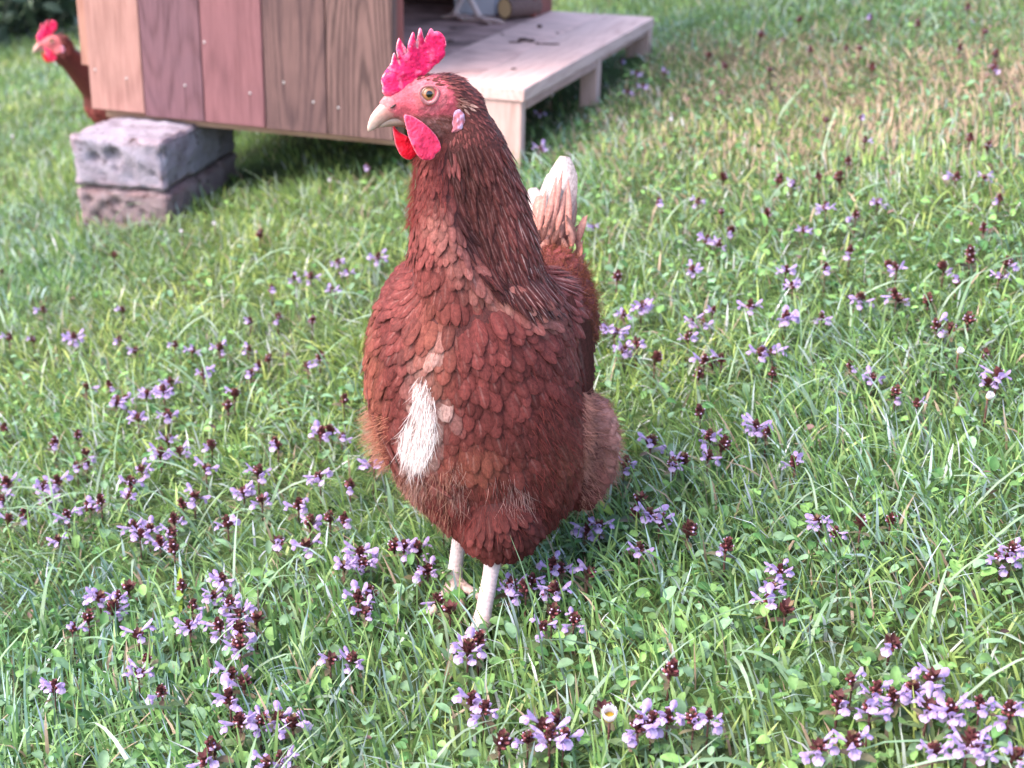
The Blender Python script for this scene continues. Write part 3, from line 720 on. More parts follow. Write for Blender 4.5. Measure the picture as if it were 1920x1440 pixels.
# --- head, modelled once in its own frame (x towards the beak, y to the bird's left, z up)
YAW = math.radians(17)
HX = np.array([-math.cos(YAW), -math.sin(YAW), 0]); HZ = np.array([0, 0, 1.]); HY = np.cross(HZ, HX)
HM0 = atY(818, 180, .926); HR = np.array([HX, HY, HZ])
def hp(u, v, off=0.0):
    """point of the photo's head outline, in head coordinates, on the plane y = off"""
    d = ray(u, v); o = HM0 + HY * off; t = ((o - CAMP) @ HY) / (d @ HY); return (CAMP + d * t - HM0) @ HR.T
def cr(pts): return [(640 + x / 4.5, 20 + y / 4.5) for x, y in pts]
def slab(outline, off, thick, colfun, wave=0, maxlen=.0011, rim=.0004, tilt=0):
    P = np.array([hp(u, v, off) for u, v in outline]); P2 = P[:, [0, 2]]
    bm = bmesh.new(); vs = [bm.verts.new((p[0], 0, p[1])) for p in P2]; bm.faces.new(vs)
    bmesh.ops.triangulate(bm, faces=bm.faces[:])
    for _ in range(7):
        es = [e for e in bm.edges if e.calc_length() > maxlen]
        if not es: break
        bmesh.ops.subdivide_edges(bm, edges=es, cuts=1, use_grid_fill=False); bmesh.ops.triangulate(bm, faces=[f for f in bm.faces if len(f.verts) > 3])
        bmesh.ops.beautify_fill(bm, faces=bm.faces[:], edges=bm.edges[:])
    bm.verts.ensure_lookup_table(); n = len(bm.verts); X = np.array([v.co[:] for v in bm.verts]); border = [e for e in bm.edges if e.is_boundary]
    Ff = [tuple(v.index for v in f.verts) for f in bm.faces]
    A = P2; B2 = np.roll(P2, -1, 0); D = np.full(n, 1e9)
    for a, b_ in zip(A, B2):
        ab = b_ - a; t = np.clip(((X[:, [0, 2]] - a) @ ab) / (ab @ ab + 1e-15), 0, 1); D = np.minimum(D, np.linalg.norm(X[:, [0, 2]] - a - t[:, None] * ab, axis=1))
    th = rim + thick(X[:, 0], X[:, 2]) * np.sqrt(np.clip(D / .0028, 0, 1))
    bump = (fbm(X[:, 0] * 900, X[:, 2] * 900, 5) - .5) * .0008 + (fbm(X[:, 0] * 200, X[:, 2] * 200, 6) - .5) * .0018
    wv = (wave * np.sin(X[:, 0] * 260 + X[:, 2] * 120) if wave else 0) + tilt * (X[:, 2].max() - X[:, 2])
    f1 = X + np.array([0, 1, 0]) * (off + th + bump + wv)[:, None]; f2 = X + np.array([0, 1, 0]) * (off - th + bump + wv)[:, None]
    be = [(e.verts[0].index, e.verts[1].index) for e in border]
    # orient the front side towards +y
    def up(f):
        a, b_, c = (f1[i] for i in f[:3]); return np.cross(b_ - a, c - a)[1] > 0
    Fo = [f if up(f) else f[::-1] for f in Ff]
    faces = Fo + [tuple(i + n for i in f[::-1]) for f in Fo] + [(a, b_, b_ + n, a + n) for a, b_ in be]
    bm.free(); c = colfun(X[:, 0], X[:, 2], D); B = MB(); B.add(np.concatenate([f1, f2]), faces, np.concatenate([c, c]))
    me = B.mesh('slab'); bm = bmesh.new(); bm.from_mesh(me); bmesh.ops.recalc_face_normals(bm, faces=bm.faces[:]); bm.to_mesh(me); bm.free(); return me
def smooth_outline(pts, n=2):
    pts = np.array(pts, float)
    for _ in range(n):
        q = np.roll(pts, -1, 0); pts = np.stack([pts * .75 + q * .25, pts * .25 + q * .75], 1).reshape(-1, 2)
    return pts
COMB = smooth_outline(cr([(352, 645), (335, 600), (345, 560), (362, 538), (385, 528), (403, 528), (404, 490), (410, 452), (424, 445), (430, 390), (442, 355), (452, 358), (462, 392), (478, 425), (488, 452), (484, 425), (472, 380), (464, 330), (470, 270), (484, 228), (497, 238), (515, 300), (530, 345), (545, 368), (553, 345), (556, 300), (575, 230), (598, 180), (612, 182), (620, 230), (632, 290), (641, 318), (646, 290), (644, 215), (652, 150), (664, 142), (677, 158), (690, 220), (706, 268), (718, 225), (738, 175), (756, 145), (772, 158), (784, 180), (812, 172), (848, 190), (868, 215), (880, 255), (884, 295), (866, 325), (878, 352), (872, 385), (838, 415), (822, 442), (790, 458), (765, 490), (735, 520), (690, 560), (640, 600), (590, 640), (545, 690), (480, 740), (400, 745), (345, 700)]), 1)
def comb_col(x, z, D):
    n1 = fbm(x * 260, z * 260, 61)[:, None]; n2 = fbm(x * 1100, z * 1100, 62)[:, None]
    c = np.array([.74, .012, .11]) * (1 - .2 * n2) + np.array([.05, .09, .11]) * sstep(n1, .5, .8)
    rimf = np.clip(1 - D / .0007, 0, 1)[:, None] * sstep(fbm(x * 500, z * 500, 63), .3, .6)[:, None]
    c = c * (1 - .75 * rimf) + np.array([.85, .42, .46]) * .75 * rimf
    zb = hp(760, 178)[2]; low = sstep(-z, -zb - .004, -zb + .004)[:, None]
    return c * (1 - .55 * low) + np.array([.70, .28, .30]) * .55 * low
def wattle_col(base):
    def f(x, z, D):
        n2 = fbm(x * 900, z * 900, 66)[:, None]; rimf = np.clip(1 - D / .0005, 0, 1)[:, None] * .45
        c = np.array(base) * (1.1 - .3 * n2); return c * (1 - rimf) + np.array([.80, .30, .38]) * rimf
    return f
WN = smooth_outline(cr([(520, 880), (575, 880), (650, 915), (715, 965), (765, 1015), (803, 1065), (822, 1125), (812, 1160), (785, 1180), (768, 1190), (764, 1212), (720, 1238), (670, 1238), (625, 1210), (590, 1150), (560, 1075), (545, 990)]))
WF = smooth_outline(cr([(436, 965), (446, 975), (480, 1015), (520, 1040), (570, 1060), (620, 1130), (650, 1200), (632, 1232), (612, 1240), (578, 1262), (540, 1252), (500, 1225), (470, 1165), (448, 1095), (438, 1030)]))
def loft(secs, seg=16, col=None):
    """secs: (top point, bottom point, half width) in head coordinates"""
    V, C = [], []
    for k, (a, b_, w) in enumerate(secs):
        a = np.array(a); b_ = np.array(b_); c = (a + b_) / 2; h = (a - b_) / 2
        for j in range(seg):
            q = 2 * math.pi * j / seg; sy = math.sin(q); V.append(c + h * math.cos(q) + np.array([0, 1, 0]) * w * np.sign(sy) * abs(sy) ** .85)
            C.append(col(k, math.cos(q)))
    V = np.array(V); Fs = grid_faces(len(secs), seg, True); Fs.append(tuple(range(seg))[::-1]); Fs.append(tuple((len(secs) - 1) * seg + j for j in range(seg)))
    return V, Fs, np.array(C)
HEAD = {}
def make_head_parts():
    cz = hp(760, 170)[2]
    HEAD['comb'] = (slab(COMB, .0, lambda x, z: .0011 + .0016 * sstep(-z, -cz - .02, -cz), comb_col, .0006), M_COMB)
    HEAD['wattle_near'] = (slab(WN, .0120, lambda x, z: .0013 + 0 * x, wattle_col((.62, .025, .085)), .0005, tilt=.32), M_COMB)
    HEAD['wattle_far'] = (slab(WF, -.0020, lambda x, z: .0012 + 0 * x, wattle_col((.88, .008, .035)), .0005), M_COMB)
    S = [((752, 170), (792, 221), .0080), ((735, 176), (772, 221), .0072), ((722, 186), (752, 221), .0060), ((711, 197), (733, 224), .0046), ((702, 207), (720, 231), .0034), ((695, 217), (711, 237), .0024), ((691, 228), (704, 242), .0015), ((689, 237), (698, 245), .0009), ((689, 245), (691, 247), .0003)]
    secs = [(hp(*a), hp(*b_), w) for a, b_, w in S]
    pal = [(.48, .11, .12), (.50, .13, .14), (.52, .17, .17), (.54, .25, .22), (.56, .33, .28), (.58, .37, .31), (.58, .40, .34), (.60, .43, .37), (.60, .44, .38)]
    def c1(k, h): c = np.array(pal[k]); return c * (.82 + .22 * max(h, -.5)) if k > 2 else c
    B = MB(); B.add(*loft(secs, 18, c1)); me = B.mesh('beak')
    HEAD['upper_beak'] = (me, M_BEAK)
    S = [((790, 215), (782, 238), .0066), ((768, 215), (762, 238), .0056), ((745, 215), (742, 237), .0044), ((728, 217), (727, 237.5), .0031), ((715, 224), (715, 239), .0018), ((708, 230), (708, 240), .0007)]
    secs = [(hp(*a), hp(*b_), w) for a, b_, w in S]
    B = MB(); B.add(*loft(secs, 16, lambda k, h: np.array([(.22, .09, .09), (.23, .11, .10), (.24, .15, .12), (.28, .19, .15), (.34, .24, .20), (.34, .24, .20)][k])))
    HEAD['lower_beak'] = (B.mesh('beak'), M_BEAK)
make_head_parts()
HEADBLOBS = [(hp(832, 184), (.0200, .0150, .0158)), (hp(800, 184), (.0160, .0138, .0145)), (hp(772, 192), (.0135, .0105, .0120)), (hp(752, 196), (.0105, .0080, .0098)),
             (hp(808, 224), (.0165, .0115, .0125)), (hp(780, 216), (.0120, .0098, .0100)), (hp(828, 258), (.0125, .0105, .0140)), (hp(737, 196), (.0090, .0068, .0085)), (hp(865, 205), (.0150, .0145, .0165))]
def add_head_blobs(bm, R, o, s=1.0):
    for c, r in HEADBLOBS: ell(bm, np.asarray(c) * s @ R + o, np.array(r) * s, R)
def eye_mesh():
    V, C, Fs = [], [], []; nr, ns = 20, 28; R = .0050
    for i in range(nr):
        th = i / (nr - 1) * math.radians(105)
        c = (.004, .003, .003) if th < math.radians(27) else (.40, .15, .06) if th < math.radians(36) else (.38, .17, .085) if th < math.radians(56) else (.22, .08, .05) if th < math.radians(62) else (.04, .02, .02)
        for j in range(ns):
            a = 2 * math.pi * j / ns; V.append((R * math.sin(th) * math.cos(a), R * math.cos(th) * .85, R * math.sin(th) * math.sin(a))); C.append(c)
    B = MB(); B.add(V, [f[::-1] for f in grid_faces(nr, ns, True)], np.array(C)); return B.mesh('eye')
def lid_mesh():
    V, C = [], []; ns, nt_ = 40, 12
    for i in range(ns):
        a = 2 * math.pi * i / ns; rr = .00545 + .0003 * math.sin(3 * a)
        for j in range(nt_):
            b_ = 2 * math.pi * j / nt_; r2 = rr + .00105 * math.cos(b_) * (1 + .3 * math.sin(a) * -1)
            V.append((r2 * math.cos(a) * 1.04, .0008 + .0007 * math.sin(b_), r2 * math.sin(a) * .94)); C.append((.50, .27, .27) if False else (.36, .13, .14) if b_ < math.pi * .6 or b_ > math.pi * 1.3 else (.42, .20, .20))
    V = np.array(V); Fs = []
    for i in range(ns):
        for j in range(nt_): Fs.append((i * nt_ + j, i * nt_ + (j + 1) % nt_, ((i + 1) % ns) * nt_ + (j + 1) % nt_, ((i + 1) % ns) * nt_ + j))
    B = MB(); B.add(V, Fs, np.array(C)); return B.mesh('eyelid')
ME_EYE, ME_LID = eye_mesh(), lid_mesh()
def lobe_mesh():
    bm = bmesh.new(); bmesh.ops.create_icosphere(bm, subdivisions=4, radius=1); V = np.array([v.co[:] for v in bm.verts]); Fs = [tuple(v.index for v in f.verts) for f in bm.faces]; bm.free()
    n1 = noise3(V, 3.2, 5); V2 = V * np.array([.0036, .0016, .0080]) * (.7 + .7 * n1[:, None]) * (1 - .35 * np.clip(-V[:, 2:3], 0, 1)); V2[:, 0] += .004 * V[:, 2] ** 2 * (V[:, 2] < 0)
    k1 = sstep(n1, .42, .62)[:, None] * (V[:, 2:3] > -.4); C = np.array([[.52, .34, .50]]) * k1 + np.array([[.50, .15, .19]]) * (1 - k1)
    B = MB(); B.add(V2, Fs, C); return B.mesh('ear_lobe')
ME_LOBE = lobe_mesh()
def frame_matrix(R, o):
    m = Matrix.Identity(4)
    for i in range(3):
        for j in range(3): m[i][j] = R[j][i]
        m[i][3] = o[i]
    return m
def attach_head(root, base, R, o, bvh, s=1.0):
    """R rows = head axes in world, o = head origin in world; root sits at base"""
    M = frame_matrix(R * 1.0, o - base) @ Matrix.Scale(s, 4)
    for key, nm in (('comb', 'comb'), ('wattle_near', 'wattle'), ('wattle_far', 'wattle'), ('upper_beak', 'upper_beak'), ('lower_beak', 'lower_beak')):
        me, mt_ = HEAD[key]; q = link(nm, me, root, None); 
        if not me.materials: me.materials.append(mt_)
        q.matrix_local = M
    add_nostril(root, M)
    for sgn in (1, -1):
        for me, nm, (u, v), mt_, push in ((ME_EYE, 'eye', (805, 177), M_EYE, -.0024), (ME_LOBE, 'ear_lobe', (860, 230), M_COMB, 0.0)):
            c = hp(u, v, .0135) * s; c[1] *= sgn
            start = c * np.array([1, 0, 1]) @ R + o + R[1] * sgn * .06 * s
            hit = bvh.ray_cast(Vector(start), Vector(-R[1] * sgn))
            pos = np.array(hit[0]) if hit[0] else c @ R + o
            nrm = np.array(hit[1]) if hit[0] else R[1] * sgn
            yv = unit(nrm * .6 + R[1] * sgn * 1.0); xv = unit(R[0] - yv * (R[0] @ yv)); zv = np.cross(xv, yv)
            q = link(nm, me, root, None)
            if not me.materials: me.materials.append(mt_)
            q.matrix_local = frame_matrix(np.array([xv, yv, zv]), pos + yv * push * s - base) @ Matrix.Scale(s, 4)
            if nm == 'eye':
                l = link('eyelid', ME_LID, q)
                if not ME_LID.materials: ME_LID.materials.append(M_COMB)
                l.location = (0, .0024, 0)

NOSTRIL = None
def add_nostril(root, M):
    global NOSTRIL
    if NOSTRIL is None:
        bm = bmesh.new(); bmesh.ops.create_icosphere(bm, subdivisions=3, radius=1)
        for v_ in bm.verts: v_.co = Vector((v_.co.x * .0021, v_.co.y * .0008, v_.co.z * .0007))
        V = np.array([x.co[:] for x in bm.verts]); Fs = [tuple(x.index for x in f.verts) for f in bm.faces]; bm.free(); B = MB(); B.add(V, Fs, (.06, .02, .02)); NOSTRIL = B.mesh('nostril'); NOSTRIL.materials.append(M_BEAK)
    for sg in (1, -1):
        c = hp(737, 199, .0062); q = link('nostril', NOSTRIL, root); q.matrix_local = M @ Matrix.Translation(Vector((c[0], sg * .0064, c[2]))) @ Matrix.Rotation(.6, 4, 'Y')
def build_leg(root, base, top, foot, fdir, s=1.0, knee=None, flat=None, spread=.5, tint=(.54, .41, .40)):
    """shank from top to foot, three front toes, one hind toe, each with a claw"""
    bm = bmesh.new(); top = np.asarray(top, float); foot = np.asarray(foot, float)
    zf = (lambda x, y: float(gz(x, y)) + .004) if flat is None else (lambda x, y: flat + .0035 * s)
    pts = [(top, .0066 * s), (top * .6 + foot * .4, .0053 * s), (top * .15 + foot * .85, .0056 * s), (foot, .0068 * s)]
    chain(bm, pts); tips = []
    az = math.atan2(fdir[1], fdir[0])
    for da, L in ((-spread, .034), (0.05, .046), (spread, .036), (math.pi + .25, .020)):
        d = np.array([math.cos(az + da), math.sin(az + da), 0]); L = L * s; P = [(foot + np.array([0, 0, -.001]), .0050 * s)]
        for q, rr, hh in ((.35, .0042, .003), (.65, .0036, .0018), (1., .0030, 0)):
            p = foot + d * L * q; p[2] = zf(p[0], p[1]) + hh * s; P.append((p, rr * s))
        chain(bm, P); tips.append((P[-1][0], d))
    me = fuse(bm, .0011 * max(s, .9), 3); V, T, N = surf_data(me)
    ax = foot - top; t = ((V - top) @ ax) / (ax @ ax); ring = np.abs(np.sin(t * 62)) ** .35
    up = (t < .93); V2 = V + N * ((ring - .75) * .0006 * up)[:, None]; me.vertices.foreach_set('co', (V2 - base).astype(np.float32).ravel())
    c = np.array(tint) * (.80 + .25 * ring[:, None] * up[:, None] + .12 * (~up)[:, None]); c = c * (1 - .25 * sstep(t, .8, 1.05)[:, None] * np.array([.2, .6, .8]))
    a = me.attributes.new('Col', 'FLOAT_COLOR', 'POINT'); cc = np.ones((len(V), 4), np.float32); cc[:, :3] = c; a.data.foreach_set('color', cc.ravel())
    lg = link('leg', me, root, M_LEGS)
    for p, d in tips:
        pts = [p, p + d * .004 * s + np.array([0, 0, .0005]), p + d * .0075 * s - np.array([0, 0, .0012 * s])]
        V, Fs = tube(pts, [.0022 * s, .0015 * s, .0003], 8); B = MB(); B.add(V - base, Fs, (.50, .38, .33)); link('claw', B.mesh('claw'), lg, M_BEAK)
    return lg

RUST = np.array([.158, .036, .032]); DARK = np.array([.066, .017, .015]); ORANGE = np.array([.29, .095, .058]); WHITE = np.array([.62, .53, .52]); MAROON = np.array([.135, .036, .033])
def vcol(me, C):
    a = me.attributes.new('Col', 'FLOAT_COLOR', 'POINT'); cc = np.ones((len(C), 4), np.float32); cc[:, :3] = np.clip(C, 0, 1); a.data.foreach_set('color', cc.ravel())
def pcoord(P):
    d = P - CAMP; z = d @ FWD; return 960 + F * (d @ RGT) / z, 720 - F * (d @ UPV) / z
def gauss(u, v, cu, cv, su, sv, rot=0):
    c, s = math.cos(rot), math.sin(rot); du = (u - cu) * c + (v - cv) * s; dv = -(u - cu) * s + (v - cv) * c
    return np.exp(-(du / su) ** 2 - (dv / sv) ** 2)

def rings(bm, rows, shrink, seg=40):
    """stack of level, slightly squared rings: height in the photo, left and right edge there, distance, half depth"""
    R_, V = [], []
    for v_, ul, ur, Y_, hd in rows:
        a, b_ = atY(ul, v_, Y_), atY(ur, v_, Y_); c = (a + b_) / 2; hw = abs(b_[0] - a[0]) / 2 - shrink
        R_.append([bm.verts.new((c[0] + hw * np.sign(math.cos(q)) * abs(math.cos(q)) ** .92, c[1] + hd * np.sign(math.sin(q)) * abs(math.sin(q)) ** .92, c[2])) for q in (2 * math.pi * j / seg for j in range(seg))])
    for r0_, r1_ in zip(R_[:-1], R_[1:]):
        for j in range(seg): bm.faces.new((r0_[j], r1_[j], r1_[(j + 1) % seg], r0_[(j + 1) % seg]))
    bm.faces.new(R_[0]); bm.faces.new(R_[-1][::-1])
def build_main_hen():
    r = np.random.default_rng(11)
    foot = atZ(903, 1168, float(gz(-.017, .9)) + .012); foot2 = atZ(852, 1083, float(gz(-.04, .96)) + .012)
    base = np.array([foot[0], foot[1] + .03, float(gz(foot[0], foot[1] + .03))])
    root = empty('hen', tuple(base)); tag(root, 'large rust brown hen with white breast patch walking towards the viewer', 'hen')
    bm = bmesh.new(); A = atY
    def e(u, v, Y, rx, ry, rz): ell(bm, A(u, v, Y), (rx, ry, rz))
    rings(bm, [(v_, ul, ur, Y_, hd) for v_, ul, ur, Y_, hd in ((455, 790, 985, .938, .022), (480, 770, 1008, .940, .034), (510, 748, 1028, .942, .044), (550, 721, 1052, .946, .054), (600, 698, 1070, .950, .063), (650, 686, 1082, .955, .069), (700, 685, 1090, .959, .073), (750, 692, 1098, .961, .074), (800, 705, 1106, .961, .072),
        (850, 727, 1100, .959, .067), (900, 763, 1082, .954, .058), (940, 800, 1056, .947, .048), (970, 842, 1030, .938, .038), (994, 855, 1008, .930, .029), (1014, 882, 984, .924, .020), (1027, 902, 965, .921, .010))], .0016)
    rings(bm, [(178, 818, 893, .931, .010), (205, 814, 916, .931, .0145), (235, 810, 937, .932, .017), (262, 789, 953, .932, .0185), (300, 783, 965, .932, .0200), (350, 777, 985, .934, .0225), (400, 771, 1000, .936, .0255), (440, 767, 1008, .938, .030), (480, 764, 1016, .941, .037), (520, 770, 1018, .945, .040)], .0014)
    chain(bm, [(A(815, 300, .921), .0095), (A(818, 380, .918), .0120), (A(832, 460, .917), .0170), (A(858, 545, .918), .0250), (A(880, 640, .925), .0320)])
    chain(bm, [(A(832, 385, .915), .0090), (A(843, 440, .910), .0105), (A(862, 492, .907), .0120), (A(893, 535, .908), .0135), (A(940, 568, .915), .0150), (A(985, 590, .930), .0170)])
    e(936, 962, .9125, .0275, .026, .0300)
    e(1035, 610, 1.045, .030, .060, .054); e(1005, 700, 1.01, .038, .07, .06); e(940, 760, 1.03, .062, .07, .05); e(985, 585, .975, .036, .05, .030)
    e(1097, 832, 1.005, .0205, .045, .034); e(1075, 870, .99, .020, .04, .026); e(800, 865, .99, .019, .035, .024); e(862, 915, .97, .018, .025, .020)
    add_head_blobs(bm, HR, HM0)
    me = fuse(bm, .0021, 14); V, T, N = surf_data(me)
    bvh = BVHTree.FromPolygons([tuple(v) for v in V], [tuple(t) for t in T])
    hl = (V - HM0) @ HR.T; u, v = pcoord(V)
    # skin of the face: wrinkles and colour
    faceq = np.hypot((hl[:, 0] - hp(778, 195)[0]) / .022, (hl[:, 2] - hp(778, 195)[2]) / .020)
    face = 1 - sstep(faceq, .95, 1.15)
    C = np.tile(RUST * .45, (len(V), 1))
    n1 = noise3(V, 260, 31)[:, None]; n2 = noise3(V, 900, 33)[:, None]
    eyeq = np.hypot((hl[:, 0] - hp(808, 180, .0135)[0]), (hl[:, 2] - hp(808, 180, .0135)[2]))
    pink = np.array([.52, .085, .115]) * (.55 + .6 * n1 + .35 * n2); cheek = np.array([.27, .115, .105]) * (.5 + 1.0 * n2)
    zl = hp(790, 212)[2]; f2 = sstep(-hl[:, 2], -zl - .003, -zl + .003)[:, None]
    sk = pink * (1 - f2) + cheek * f2
    grey = np.clip(1 - np.abs(eyeq - .0085) / .003, 0, 1)[:, None] * .35; sk = sk * (1 - grey) + np.array([.40, .20, .20]) * grey
    wr = np.sin(eyeq * 3600 + 7 * noise3(V, 170, 55)) * sstep(eyeq, .0065, .0090) * sstep(-eyeq, -.020, -.013)
    bw = sstep(hl[:, 0], hp(742, 200)[0], hp(722, 200)[0])[:, None] * .6; sk = sk * (1 - bw) + np.array([.52, .24, .23]) * bw
    sk = sk * (1 + .22 * wr[:, None]); C = C * (1 - face[:, None]) + sk * face[:, None]
    wpm = np.clip(1.4 * gauss(u, v, 799, 760, 20, 60, -.12) + 1.2 * gauss(u, v, 782, 830, 26, 40), 0, 1)[:, None] * (N[:, 1] < .2)[:, None]; C = C * (1 - wpm) + np.array([.60, .50, .48]) * wpm
    V = V + N * (((noise3(V * np.array([1, 1, 2.6]), 420, 37) - .5) * .0018 + (noise3(V * np.array([1, 1, 2.5]), 1100, 39) - .5) * .0012 + .00022 * wr) * face)[:, None]
    me.vertices.foreach_set('co', (V - base).astype(np.float32).ravel()); vcol(me, C); me.update()
    link('body', me, root, M_BODY)
    attach_head(root, base, HR, HM0, bvh)

    # ---- feather placement
    P, n = sample(V, T, N, 90000, r)
    hl = (P - HM0) @ HR.T; u, v = pcoord(P)
    fq = np.hypot((hl[:, 0] - hp(778, 195)[0]) / .0215, (hl[:, 2] - hp(778, 195)[2]) / .0195)
    facef = ((fq < 1.0) | ((hl[:, 0] > hp(770, 200)[0]) & (v < 262))) & ~((v < np.interp(u, [755, 775, 800, 845], [120, 150, 153, 168])) & (u > 762))
    headf = (v < 262) & ~facef
    # the dark hackle cape: right of a line down the neck
    edge = np.interp(v, [230, 300, 350, 420, 480, 530, 545], [842, 838, 846, 855, 884, 922, 965])
    back = (n @ np.array([.35, .94, 0])) > .25
    cape = (v > 235) & (v < 552) & (u > edge) & (P[:, 1] < 1.0) & (u < 1040) | ((v < 525) & back & (P[:, 1] < .985) & (v >= 262))
    neckf = (v >= 262) & (v < 470) & ~cape & (P[:, 1] < .985)
    body = ~(headf | cape | neckf)
    low = sstep(v, 800, 930)
    rad = np.where(headf, .0016, np.where(cape, .0023, np.where(neckf, .0024 + .0008 * sstep(v, 300, 470), .0032 + .0011 * sstep(v, 480, 640) - .0011 * low)))
    rump = body & (P[:, 1] > 1.03) & (v < 760); rad = np.where(rump, .0042, rad)
    ok = ~facef; P, n, u, v, rad, headf, cape, neckf, body, rump, hl = (x[ok] for x in (P, n, u, v, rad, headf, cape, neckf, body, rump, hl))
    k = darts(P, rad); P, n, u, v, headf, cape, neckf, body, rump, hl = (x[k] for x in (P, n, u, v, headf, cape, neckf, body, rump, hl))
    print('feathers', len(P), headf.sum(), cape.sum(), neckf.sum(), body.sum())
    down = np.array([0, 0, -1.]); backd = unit(np.array([.38, .92, 0.]))
    D = np.zeros_like(P)
    D[headf] = unit(-HX * 1.0 + down * .55)
    w = sstep(v, 180, 290)[:, None]; D[headf] = D[headf] * (1 - w[headf]) + down * w[headf]
    D[cape] = unit(down + np.array([.28, .12, 0])); D[neckf] = unit(down + np.array([-.05, 0, 0]))
    wb = sstep(v, 420, 560)[:, None]
    Db = unit(down * 1.0 + backd * .45 * wb + 0 * P)
    top = sstep(n[:, 2], .2, .8)[:, None]; Db = Db * (1 - top) + (backd + down * .15) * top
    D[body] = Db[body]
    # sideways fan on the front of the breast
    fan = np.clip((u - 880) / 260, -1, 1); D[:, 0] += np.where(body & (v > 430), fan * .28, 0)
    t = unit(D - n * (D * n).sum(1, keepdims=True)); sd = np.cross(n, t)
    ja = np.where(cape, .10, np.where(headf, .15, .09)) * r.normal(size=len(P)); t = unit(t * np.cos(ja)[:, None] + sd * np.sin(ja)[:, None])
    # ---- colour of the plumage, with some light and shade put in
    edge_ = np.interp(v, [230, 300, 350, 420, 480, 530, 545, 600], [842, 838, 846, 855, 884, 922, 965, 1040]); q = len(P); rv = r.random((q, 1)); nz = noise3(P, 38, 12)[:, None]
    C = RUST * (.62 + .50 * rv) * (.62 + .72 * nz)
    C = C + (ORANGE - RUST) * (.55 * sstep(-u, -745, -690) * (v > 450))[:, None]                       # light on the left flank put in as warmer colour
    C = C * (1 - .38 * (sstep(v, 700, 880) * sstep(u, 850, 960) * sstep(-u, -1100, -1050))[:, None])  # shade on the lower right of the breast, painted into the colour
    C = C + (ORANGE * .9 - C) * (.55 * gauss(u, v, 815, 640, 30, 90) + .5 * gauss(u, v, 880, 850, 60, 40) + .4 * gauss(u, v, 1075, 850, 60, 60))[:, None]
    C = C + (np.array([.55, .25, .19]) - C) * np.clip(.6 * gauss(u, v, 950, 552, 55, 14, .3) + .3 * gauss(u, v, 818, 400, 20, 28), 0, 1)[:, None]
    C = np.where(neckf[:, None], C * (.95 + .25 * sstep(-u, -860, -790)[:, None]), C)
    rg = (sstep(v, 350, 430) * np.exp(-((u - edge_ - (-22)) / 30.) ** 2) * (v < 600))[:, None] * .55; C = C * (1 - rg) + np.array([.30, .115, .095]) * (.8 + .4 * rv) * rg
    C = np.where(cape[:, None], DARK * (.6 + .5 * rv) * (1 + 1.5 * sstep(u - edge_, 30, 130)[:, None]), C)
    C = np.where(headf[:, None], MAROON * (.75 + .7 * rv) * (1 + .5 * gauss(u, v, 870, 170, 30, 25))[:, None], C)
    wp = np.clip(1.3 * gauss(u, v, 799, 745, 17, 62, -.12) + 1.2 * gauss(u, v, 782, 830, 24, 40) + .5 * gauss(u, v, 818, 632, 12, 26, .4) + .8 * gauss(u, v, 838, 745, 8, 22), 0, 1.2)
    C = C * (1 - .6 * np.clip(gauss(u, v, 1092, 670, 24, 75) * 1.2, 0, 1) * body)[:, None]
    C = C + (np.array([.50, .24, .19]) - C) * np.clip(.95 * gauss(u, v, 1135, 800, 38, 60) * (.4 + noise3(P, 90, 91)), 0, 1)[:, None]
    isw = r.random(q) < wp; C = C + (np.array([.50, .34, .30]) * (.8 + .3 * rv) - C) * np.clip(wp, 0, 1)[:, None]
    tuft = (gauss(u, v, 868, 196, 14, 9) > .6) & headf; C[tuft] = np.array([.48, .27, .22]) * (.8 + .4 * rv[tuft])
    w3 = gauss(u, v, 846, 284, 9, 15) > .45; C[w3] = MAROON * 1.5
    rim = .9 + .2 * r.random((q, 1))
    shaft = np.where(cape, .10 + .75 * sstep(u, 905, 990) * r.random(q) ** 1.3, np.where(neckf, .08 * r.random(q), .14 * r.random(q) ** 2))
    shaft = np.where(headf, .05 + .25 * (r.random(q) < .15), shaft); shaft = np.where(isw, 0, shaft)
    sc = .85 + .3 * r.random(q)
    L = np.where(headf, .0062, np.where(cape, .0165 + .006 * sstep(v, 300, 480), np.where(neckf, .0095 + .003 * sstep(v, 300, 470), .0150 + .0035 * sstep(v, 480, 640)))) * sc
    W = np.where(headf, .0019, np.where(cape, .0044 + .0014 * sstep(v, 300, 480), np.where(neckf, .0038 + .0020 * sstep(v, 300, 470), .0072 + .0020 * sstep(v, 480, 640) - .002 * sstep(v, 820, 960)))) * (.85 + .3 * r.random(q))
    shaftW = shaft
    xl = .14 * np.clip(gauss(u, v, 765, 530, 50, 70) + .7 * gauss(u, v, 1010, 560, 40, 40), 0, 1)
    def put(fb, m_, prof, lift, curl, **kw):
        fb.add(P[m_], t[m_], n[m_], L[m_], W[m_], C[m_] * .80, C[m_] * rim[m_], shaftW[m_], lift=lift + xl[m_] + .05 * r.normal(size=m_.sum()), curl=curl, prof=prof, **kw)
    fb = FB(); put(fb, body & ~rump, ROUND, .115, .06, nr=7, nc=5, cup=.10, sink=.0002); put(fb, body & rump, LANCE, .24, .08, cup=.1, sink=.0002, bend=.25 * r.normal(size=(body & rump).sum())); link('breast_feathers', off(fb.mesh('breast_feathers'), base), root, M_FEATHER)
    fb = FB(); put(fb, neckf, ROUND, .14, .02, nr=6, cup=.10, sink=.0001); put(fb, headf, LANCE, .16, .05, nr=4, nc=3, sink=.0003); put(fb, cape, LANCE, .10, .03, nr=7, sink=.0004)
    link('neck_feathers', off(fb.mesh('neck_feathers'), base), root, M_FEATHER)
    # ---- tail
    fb = FB(); 
